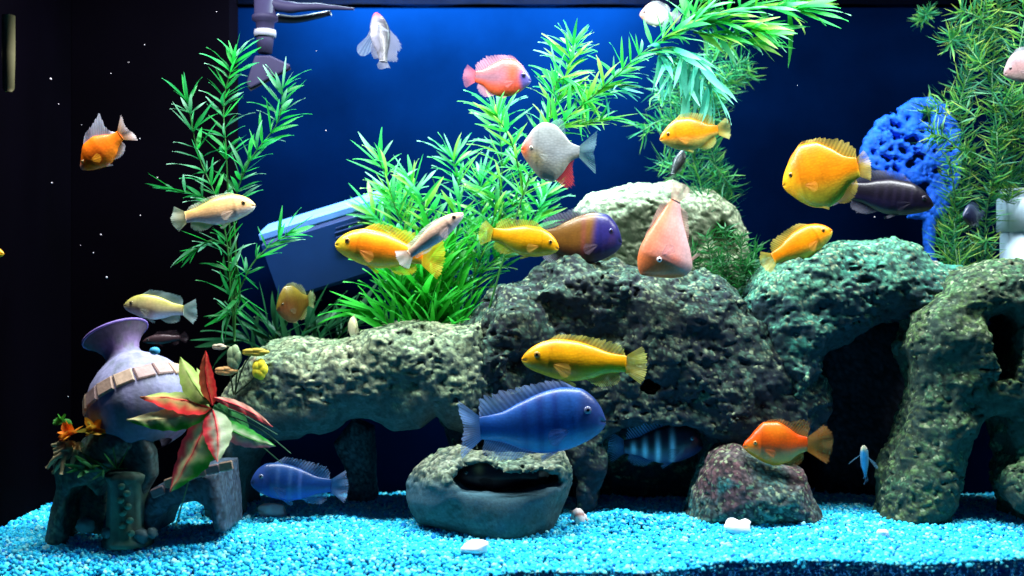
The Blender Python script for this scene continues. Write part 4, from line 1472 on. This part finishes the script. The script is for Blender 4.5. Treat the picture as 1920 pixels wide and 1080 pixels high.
# ------------------------------------------------------------------ broken urn ornament
YU = .175
su = mpp(YU)
base = P(270, 1000, .15)
orn = thing('urn_ornament', 'broken lilac urn on a ruined stone base with painted brick bands', 'ornament', base)
axis = Vector((-.42, .28, .86)).normalized()
oc = P(262, 752, YU)
prof = [(30, -92), (62, -80), (86, -50), (97, -12), (96, 10), (90, 32), (76, 54), (58, 72), (42, 84), (34, 92), (32, 102), (36, 114), (46, 128), (57, 138), (61, 142), (60, 146), (55, 145), (42, 130), (31, 112), (26, 96)]
V, F = lathe([(r * su, h * su) for r, h in prof], axis, oc - base, 56)
V = np.array(V)
hh = (V - np.array(oc - base)) @ np.array(axis) / su
C = mixc((.26, .26, .42), (.20, .13, .28), sstep(85, 105, hh))
C = mixc(C, np.array((.11, .08, .13)), sstep(110, 130, hh))
C = mixc(C, np.array((.12, .13, .22)), sstep(-15, -60, hh))
n = fbm(V, .03, 4, 3)
C = mixc(C, np.array((.26, .13, .26)), sstep(.1, .5, n) * .6)
C = mixc(C, np.array((.07, .10, .07)), sstep(.15, .45, fbm(V, .014, 14, 3)) * .55)
urn = obj('urn', new_mesh('urn', V, F, C), M['resin'], orn)
a = axis.orthogonal().normalized()
bq = axis.cross(a)
for k in range(16):
    an = 2 * math.pi * (k + .5) / 16
    rd = a * math.cos(an) + bq * math.sin(an)
    tg = axis.cross(rd)
    h0 = 20 + random.uniform(-1, 1)
    sl = Vector(rd * .33 + axis * .94).normalized()
    sl2 = (axis - rd * .28).normalized()
    nrm = tg.cross(sl2).normalized()
    if nrm.dot(rd) < 0:
        nrm = -nrm
    c = oc - base + axis * (h0 * su) + rd * (93.5 * su)
    v, f = box(c, tg, sl2, nrm, 34 * su, 28 * su, 7 * su, .3)
    col = np.array(random.choice([(.40, .27, .20), (.46, .32, .22), (.36, .24, .22)]))
    obj('brick', new_mesh('brick', v, f, np.tile(col, (len(v), 1)), smooth=False), M['resin'], urn)
rim = [oc - base + axis * (143 * su) + (a * math.cos(k * math.pi / 16) + bq * math.sin(k * math.pi / 16)) * (60.5 * su) for k in range(33)]
v, f = tube(rim, [2.6 * su] * 33, 8, False)
obj('rim', new_mesh('rim', v, f, np.tile((.20, .13, .42), (len(v), 1))), M['resin'], urn)
Bv, Bf = uv_ball(10, 7)
obj('bead', new_mesh('bead', Bv * 9 * su * np.array([1.1, 1, .8]) + np.array(P(290, 658, .115) - base), Bf, np.tile((.03, .28, .50), (len(Bv), 1))), M['resin'], urn)


def resin_piece(name, poly, Y0, Y1, rad, cols, seed, parent, holes=(), **k):
    me = rock_mesh(name, poly, Y0, Y1, rad, holes=holes, h=.0028, colf=rock_colour(*cols, seed, pale=None), seed=seed, **k)
    me.transform(Matrix.Translation(-base))
    return obj(name, me, M['resin'], parent)


RUIN = ((.09, .17, .16), (.06, .14, .09), (.03, .06, .07), (.10, .22, .10))
resin_piece('stump', [(102, 1030), (112, 960), (120, 905), (118, 862), (132, 842), (165, 832), (195, 800), (215, 788), (262, 790), (282, 830), (240, 870), (205, 900), (200, 960), (205, 1030)],
            .115, .225, .03, RUIN, 41, orn, holes=[([(132, 1040), (135, 930), (150, 908), (172, 905), (184, 930), (186, 1040)], .08, .17, .006)], big=.004, mid=.003, knob=.0015)
resin_piece('wall_slab', [(236, 880), (222, 830), (240, 800), (268, 800), (290, 845), (294, 890), (278, 918), (270, 940), (248, 915)], .125, .15, .008,
            ((.04, .09, .10), (.03, .08, .08), (.03, .05, .05), (.06, .1, .08)), 42, orn, big=.001, mid=.0015, knob=.0006)
cols_ = []
mb = MB()
cc = P(240, 1020, .135) - base
prof = [(0, 0), (46, 0), (46, 10), (38, 18), (36, 60), (34, 110), (38, 118), (40, 128), (30, 134), (0, 136)]
nn = 28
V = []
for r_, h_ in prof:
    for k in range(nn):
        rr = r_ * (1 + (.06 * math.cos(k * 6.283 * 9 / nn) if 15 < h_ < 115 else 0)) * su
        V.append((cc.x + rr * math.cos(2 * math.pi * k / nn), cc.y + rr * math.sin(2 * math.pi * k / nn), cc.z + h_ * su))
col_o = obj('column', new_mesh('column', V, [q[::-1] for q in grid_faces(len(prof), nn, True)], rock_colour(*RUIN, 43, pale=None)(np.array(V), np.zeros(len(V)), rng.uniform(0, 1, len(V)))), M['resin'], orn)
for k, (x, y) in enumerate(((228, 912), (238, 925), (226, 938), (240, 950), (230, 962), (244, 976), (229, 986), (246, 1000))):
    obj('knob', new_mesh('knob', Bv * np.array([7, 5, 6]) * su + np.array(P(x, y, .108) - base), Bf, np.tile((.05, .16, .11), (len(Bv), 1))), M['resin'], col_o)
for (x, y, r_) in ((160, 985, 18), (205, 1000, 14), (265, 1005, 16), (285, 1000, 12)):
    obj('rubble', new_mesh('rubble', Bv * np.array([r_, r_ * .8, r_ * .8]) * su * (1 + .18 * rng.uniform(-1, 1, (len(Bv), 1))) + np.array(P(x, y, .118) - base), Bf,
                           np.tile((.05, .11, .12), (len(Bv), 1))), M['resin'], orn)
shard = resin_piece('pot_shard', [(284, 985), (286, 935), (305, 905), (345, 882), (400, 868), (430, 868), (436, 930), (440, 985), (420, 985), (412, 945), (385, 928), (345, 935), (318, 958), (306, 990)],
                    .125, .235, .015, ((.05, .09, .13), (.06, .10, .13), (.03, .05, .08), (.10, .10, .16)), 44, orn, big=.002, mid=.002, knob=.0008)
for k in range(6):
    s = k / 5
    x = 296 + 128 * s
    y = 922 - 48 * s ** .6
    an = math.atan2(48 * .6 * max(s, .12) ** -.4 * .8, 128)
    dx = Vector((math.cos(an), 0, math.sin(an)))
    dz = Vector((-math.sin(an), 0, math.cos(an)))
    v, f = box(P(x, y, .1235) - base, dx, Vector((0, 1, 0)), dz, 23 * su, 8 * su, 17 * su, .25)
    obj('brick', new_mesh('brick', v, f, np.tile(random.choice([(.26, .15, .12), (.30, .19, .13), (.20, .13, .14)]), (len(v), 1)), smooth=False), M['resin'], shard)
resin_piece('back_column', [(196, 1030), (196, 900), (205, 880), (222, 900), (226, 1030)], .17, .20, .008, ((.03, .05, .13), (.03, .05, .12), (.02, .03, .06), (.05, .08, .14)), 45, orn,
            big=.001, mid=.002, knob=.001)


def petal_cluster(name, x, y, Y, r, cols, n, parent, flat=.35):
    mb = MB()
    s_ = mpp(Y)
    c = P(x, y, Y) - base
    for k in range(n):
        d = Vector((random.uniform(-1, 1), random.uniform(-1, .2), random.uniform(-.3, 1))).normalized()
        y_ = d.orthogonal().normalized()
        y_ = Matrix.Rotation(random.uniform(0, 6.28), 3, d) @ y_
        z_ = d.cross(y_)
        V = []
        for i in range(7):
            s = i / 6
            hw = r * s_ * flat * math.sin(math.pi * (s * .82 + .12))
            for j in (-1, -.5, 0, .5, 1):
                V.append(c + d * (r * s_ * s * random.uniform(.95, 1.05)) + y_ * (hw * j) + z_ * (.3 * hw * j * j + .12 * r * s_ * s * s))
        mb.add(V, grid_faces(7, 5), np.array(random.choice(cols)) * random.uniform(.8, 1.15))
    return obj(name, mb.mesh(name), M['silk'], parent)


petal_cluster('flower', 132, 815, .118, 26, [(.82, .20, .01), (.84, .32, .02)], 10, orn)
petal_cluster('flower', 172, 808, .118, 28, [(.80, .26, .01), (.78, .40, .03), (.46, .36, .04)], 10, orn)
petal_cluster('flower', 118, 788, .125, 18, [(.06, .36, .03), (.04, .26, .02)], 6, orn)
petal_cluster('flower', 144, 840, .116, 22, [(.62, .46, .20), (.66, .40, .12)], 9, orn)
for k in range(6):
    petal_cluster('grass_blade', 150 + 14 * k, 880, .112, 46, [(.02, .15, .03), (.012, .10, .03)], 3, orn, .10)
mb = MB()
for k in range(9):
    an = R(150 + 14 * k)
    p0 = P(138, 845, .116) - base
    L_ = random.uniform(30, 68)
    e = P(138 + L_ * math.cos(an), 838 - L_ * math.sin(an) * .8 + 6, .112 + random.uniform(-.02, .02)) - base
    m_ = (p0 + e) / 2 + Vector((random.uniform(-.006, .006), random.uniform(-.006, .006), .004))
    v, f = tube(catmull([p0, m_, e], 9), [(.0046 - .0026 * i / 8) * (1 + .25 * math.sin(i * 2.6)) for i in range(9)], 7)
    mb.add(v, f, np.array((.42, .38, .20)) * random.uniform(.7, 1.15))
obj('coral_sprig', mb.mesh('coral_sprig'), M['silk'], orn)

# ------------------------------------------------------------------ equipment
# fan nozzle
YN = .40
b = P(497, -10, YN)
sn = mpp(YN)
noz = thing('outlet_nozzle', 'purple-grey fan-shaped filter nozzle hanging from the water surface', 'nozzle', b)
v, f = lathe([(0, 0), (20, 0), (20, -38), (24, -40), (24, -48), (17, -52), (16, -80), (16, -84), (13, -110), (0, -112)], (0, 0, 1), (0, 0, 0), 28)
obj('pipe', new_mesh('pipe', np.array(v) * sn, f), M['purple_plastic'], noz)
v, f = lathe([(17, -66), (20, -67), (21, -73), (20, -79), (17, -80)], (0, 0, 1), (0, 0, 0), 28)
obj('collar', new_mesh('collar', np.array(v) * sn, f), M['clear_ring'], noz)
pa = [(478, 104), (506, 104), (545, 122), (540, 130), (468, 166), (462, 156)]
Vp = []
for dY, sc_ in ((-.012, .92), (-.014, .86), (.012, .92)):
    pass
front = [P(x, y, YN - .010) - b for x, y in pa]
backp = [P(x, y, YN + .012) - b for x, y in pa]
nn = len(pa)
v = [tuple(p) for p in front + backp]
f = [list(range(nn))[::-1], [nn + i for i in range(nn)]] + [[i, (i + 1) % nn, nn + (i + 1) % nn, nn + i] for i in range(nn)]
me = new_mesh('fan', v, f, smooth=False)
o = obj('fan', me, M['purple_plastic'], noz)
bm_ = o.modifiers.new('bevel', 'BEVEL')
bm_.width = .0025
bm_.segments = 2
slot = [P(x, y, YN - .006) - b for x, y in ((543, 124), (546, 130), (470, 171), (464, 163))]
slotb = [P(x, y, YN + .009) - b for x, y in ((543, 124), (546, 130), (470, 171), (464, 163))]
v = [tuple(p) for p in slot + slotb]
f = [[3, 2, 1, 0], [4, 5, 6, 7]] + [[i, (i + 1) % 4, 4 + (i + 1) % 4, 4 + i] for i in range(4)]
obj('slot', new_mesh('slot', v, f, smooth=False), M['black_plastic'], noz)
cv = catmull([P(500, 6, YN) - b, P(545, 14, YN) - b, P(600, 13, YN - .01) - b, P(664, 17, YN - .02) - b], 20)
v, f = tube(cv, [(14 - 12 * (i / 19)) * sn * (1.12 if i in (6, 7, 12, 13) else 1) for i in range(20)], 14)
obj('arm', new_mesh('arm', v, f), M['purple_plastic'], noz)
cv = catmull([P(520, 34, YN + .02) - b, P(560, 36, YN + .02) - b, P(620, 24, YN + .01) - b], 12)
v, f = tube(cv, [(9 - 4 * i / 11) * sn for i in range(12)], 10)
obj('arm_shadow_tube', new_mesh('arm_shadow_tube', v, f), M['black_plastic'], noz)  # black tube added as the shadow beneath the arm

# slanted blue box
YX = .50
b = P(610, 470, YX)
bx = thing('filter_box', 'slanted blue plastic box with a pale top rim by the back wall', 'box', b)
sx = mpp(YX)
an = R(17)
dx = Vector((math.cos(an), 0, math.sin(an)))
dz = Vector((-math.sin(an), -.22, math.cos(an))).normalized()
dy = dz.cross(dx)
v, f = box(P(622, 470, YX) - b, dx, dy, dz, 225 * sx, .075, 118 * sx, .08)
body_ = obj('body', new_mesh('body', v, f, smooth=False), M['blue_plastic'], bx)
v, f = box(P(606, 404, YX - .004) - b, dx, dy, dz, 232 * sx, .085, 20 * sx, .25)
obj('rim', new_mesh('rim', v, f, smooth=False), M['pale_blue'], bx)
for k in range(6):
    v, f = box(P(664 + (k % 2) * 2, 408 + 9 * k, YX - .043) - b, dx, dy, dz, 74 * sx, .006, 3 * sx, .25)
    obj('slat', new_mesh('slat', v, f, smooth=False), M['blue_plastic'], bx)

# white pipe
YV = .42
b = P(1916, 560, YV)
sv_ = mpp(YV)
pv = thing('standpipe', 'white plastic standpipe with a threaded collar beside the pierced rock', 'pipe', b)
prof = [(36, 0), (36, 122), (0, 122)]
v, f = lathe([(38, 0), (38, 124), (30, 124)], (0, 0, 1), (0, 0, 0), 40)
obj('pipe', new_mesh('pipe', np.array(v) * sv_, f), M['pvc'], pv)
pr = [(38, 124), (44, 126), (44, 186), (41, 188)]
for k in range(5):
    pr += [(42.5, 189 + k * 3), (40, 190.5 + k * 3)]
pr += [(40, 205), (34, 205), (34, 150)]
v, f = lathe(pr, (0, 0, 1), (0, 0, 0), 40)
obj('collar', new_mesh('collar', np.array(v) * sv_, f), M['pvc'], pv)

# olive streak of reflected light by the side wall, built as a tube
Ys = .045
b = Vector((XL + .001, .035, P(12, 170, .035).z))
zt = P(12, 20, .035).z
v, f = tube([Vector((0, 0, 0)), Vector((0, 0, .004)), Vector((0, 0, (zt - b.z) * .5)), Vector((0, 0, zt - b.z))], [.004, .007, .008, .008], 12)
# tube added in place of a light reflection on the dark side pane
o = obj('reflection_tube', new_mesh('reflection_tube', v, f), M['strip'], None, P(16, 172, .10))
tag(o, 'dim olive upright tube added as a reflection in the dark top corner by the side wall', 'tube')

# ------------------------------------------------------------------ pale stones on the gravel


def stone(name, label, x, y, rx, ry, rz, seed, mat='white_stone', cat='stone'):
    # distance from the gravel it lies on
    Yg = .2
    for _ in range(12):
        zz = gz((x - 960) * dist(Yg) / FPX, Yg) + .55 * rz * mpp(Yg)
        Yg = max(.012, (CZ - zz) * FPX / max(1, (y - 540)) + CAMY)
    s_ = mpp(Yg)
    r2 = np.random.default_rng(seed)
    Bv, Bf = uv_ball(20, 14)
    q = Bv * (1 + .40 * vnoise(Bv, .9, seed)[:, None] + .14 * vnoise(Bv, .4, seed + 1)[:, None])
    q = q * np.array([rx, ry, rz]) * s_
    o = obj(name, new_mesh(name, q, Bf), M[mat], None, P(x, y, Yg))
    tag(o, label, cat, 'loose pale stones on the gravel')
    o.rotation_euler = (0, 0, r2.uniform(-.4, .4))
    return o


stone('stone', 'rounded white stone on the gravel below the smaller blue fish', 507, 958, 29, 20, 13, 1)
stone('stone', 'broken white stone on the gravel in front of the bowl-shaped rock', 890, 1027, 27, 18, 15, 2)
stone('stone', 'round white stone at the foot of the maroon rock', 1386, 986, 28, 22, 17, 3)
stone('stone', 'white stone in the gravel at the corner by the side wall', 12, 1054, 26, 18, 12, 6)
stone('stone', 'flat blue-white stone inside the boulder cave', 1208, 916, 36, 16, 9, 7, 'pale_blue_stone')
stone('stone', 'tiny pinkish stone in open gravel between maroon rock and pierced rock', 1656, 1000, 11, 9, 7, 8)
# striped snail shell
Yg = .225
c = P(1090, 974, Yg)
sh = thing('snail_shell', 'small white snail shell with brown stripe on the gravel mound', 'shell', c)
pts, rd = [], []
for i in range(40):
    s = i / 39
    an = s * 4.2 * math.pi
    r_ = .0085 * (1 - s) ** .9
    pts.append(Vector((.016 * s - .006 + 0 * r_, r_ * math.cos(an), r_ * math.sin(an))))
    rd.append(.0082 * (1 - s) ** .9 + .0006)
v, f = tube(pts, rd, 10)
cl = [(.84, .78, .76) if (i // 10) % 7 else (.45, .16, .12) for i in range(len(v))]
obj('spiral', new_mesh('spiral', v, f, np.array(cl)), M['resin'], sh)

# ------------------------------------------------------------------ floating specks
mb = MB()
Bv, Bf = uv_ball(6, 4)
for (x, y, r_) in ((271, 84, 2.6), (241, 117, 2.2), (208, 138, 3), (95, 148, 3.6), (110, 195, 3), (153, 234, 2.6), (262, 260, 2.8), (97, 343, 3), (263, 404, 3.4), (189, 440, 3.4), (175, 474, 3.2), (151, 460, 2.6), (200, 520, 3),
                   (611, 245, 2.6), (593, 96, 2.2), (128, 744, 3), (295, 333, 2.2), (406, 22, 2.4), (1495, 160, 2), (1640, 407, 2.4)):
    YY = random.uniform(.12, .3)
    mb.add(Bv * r_ * random.uniform(.28, .72) * mpp(YY) + np.array(P(x, y, YY)), Bf, (.6, .6, .6))
o = obj('floating_specks', mb.mesh('floating_specks'), M['speck'])
o['kind'] = 'stuff'
o['label'] = 'tiny pale specks drifting in the dark water'
o['category'] = 'specks'
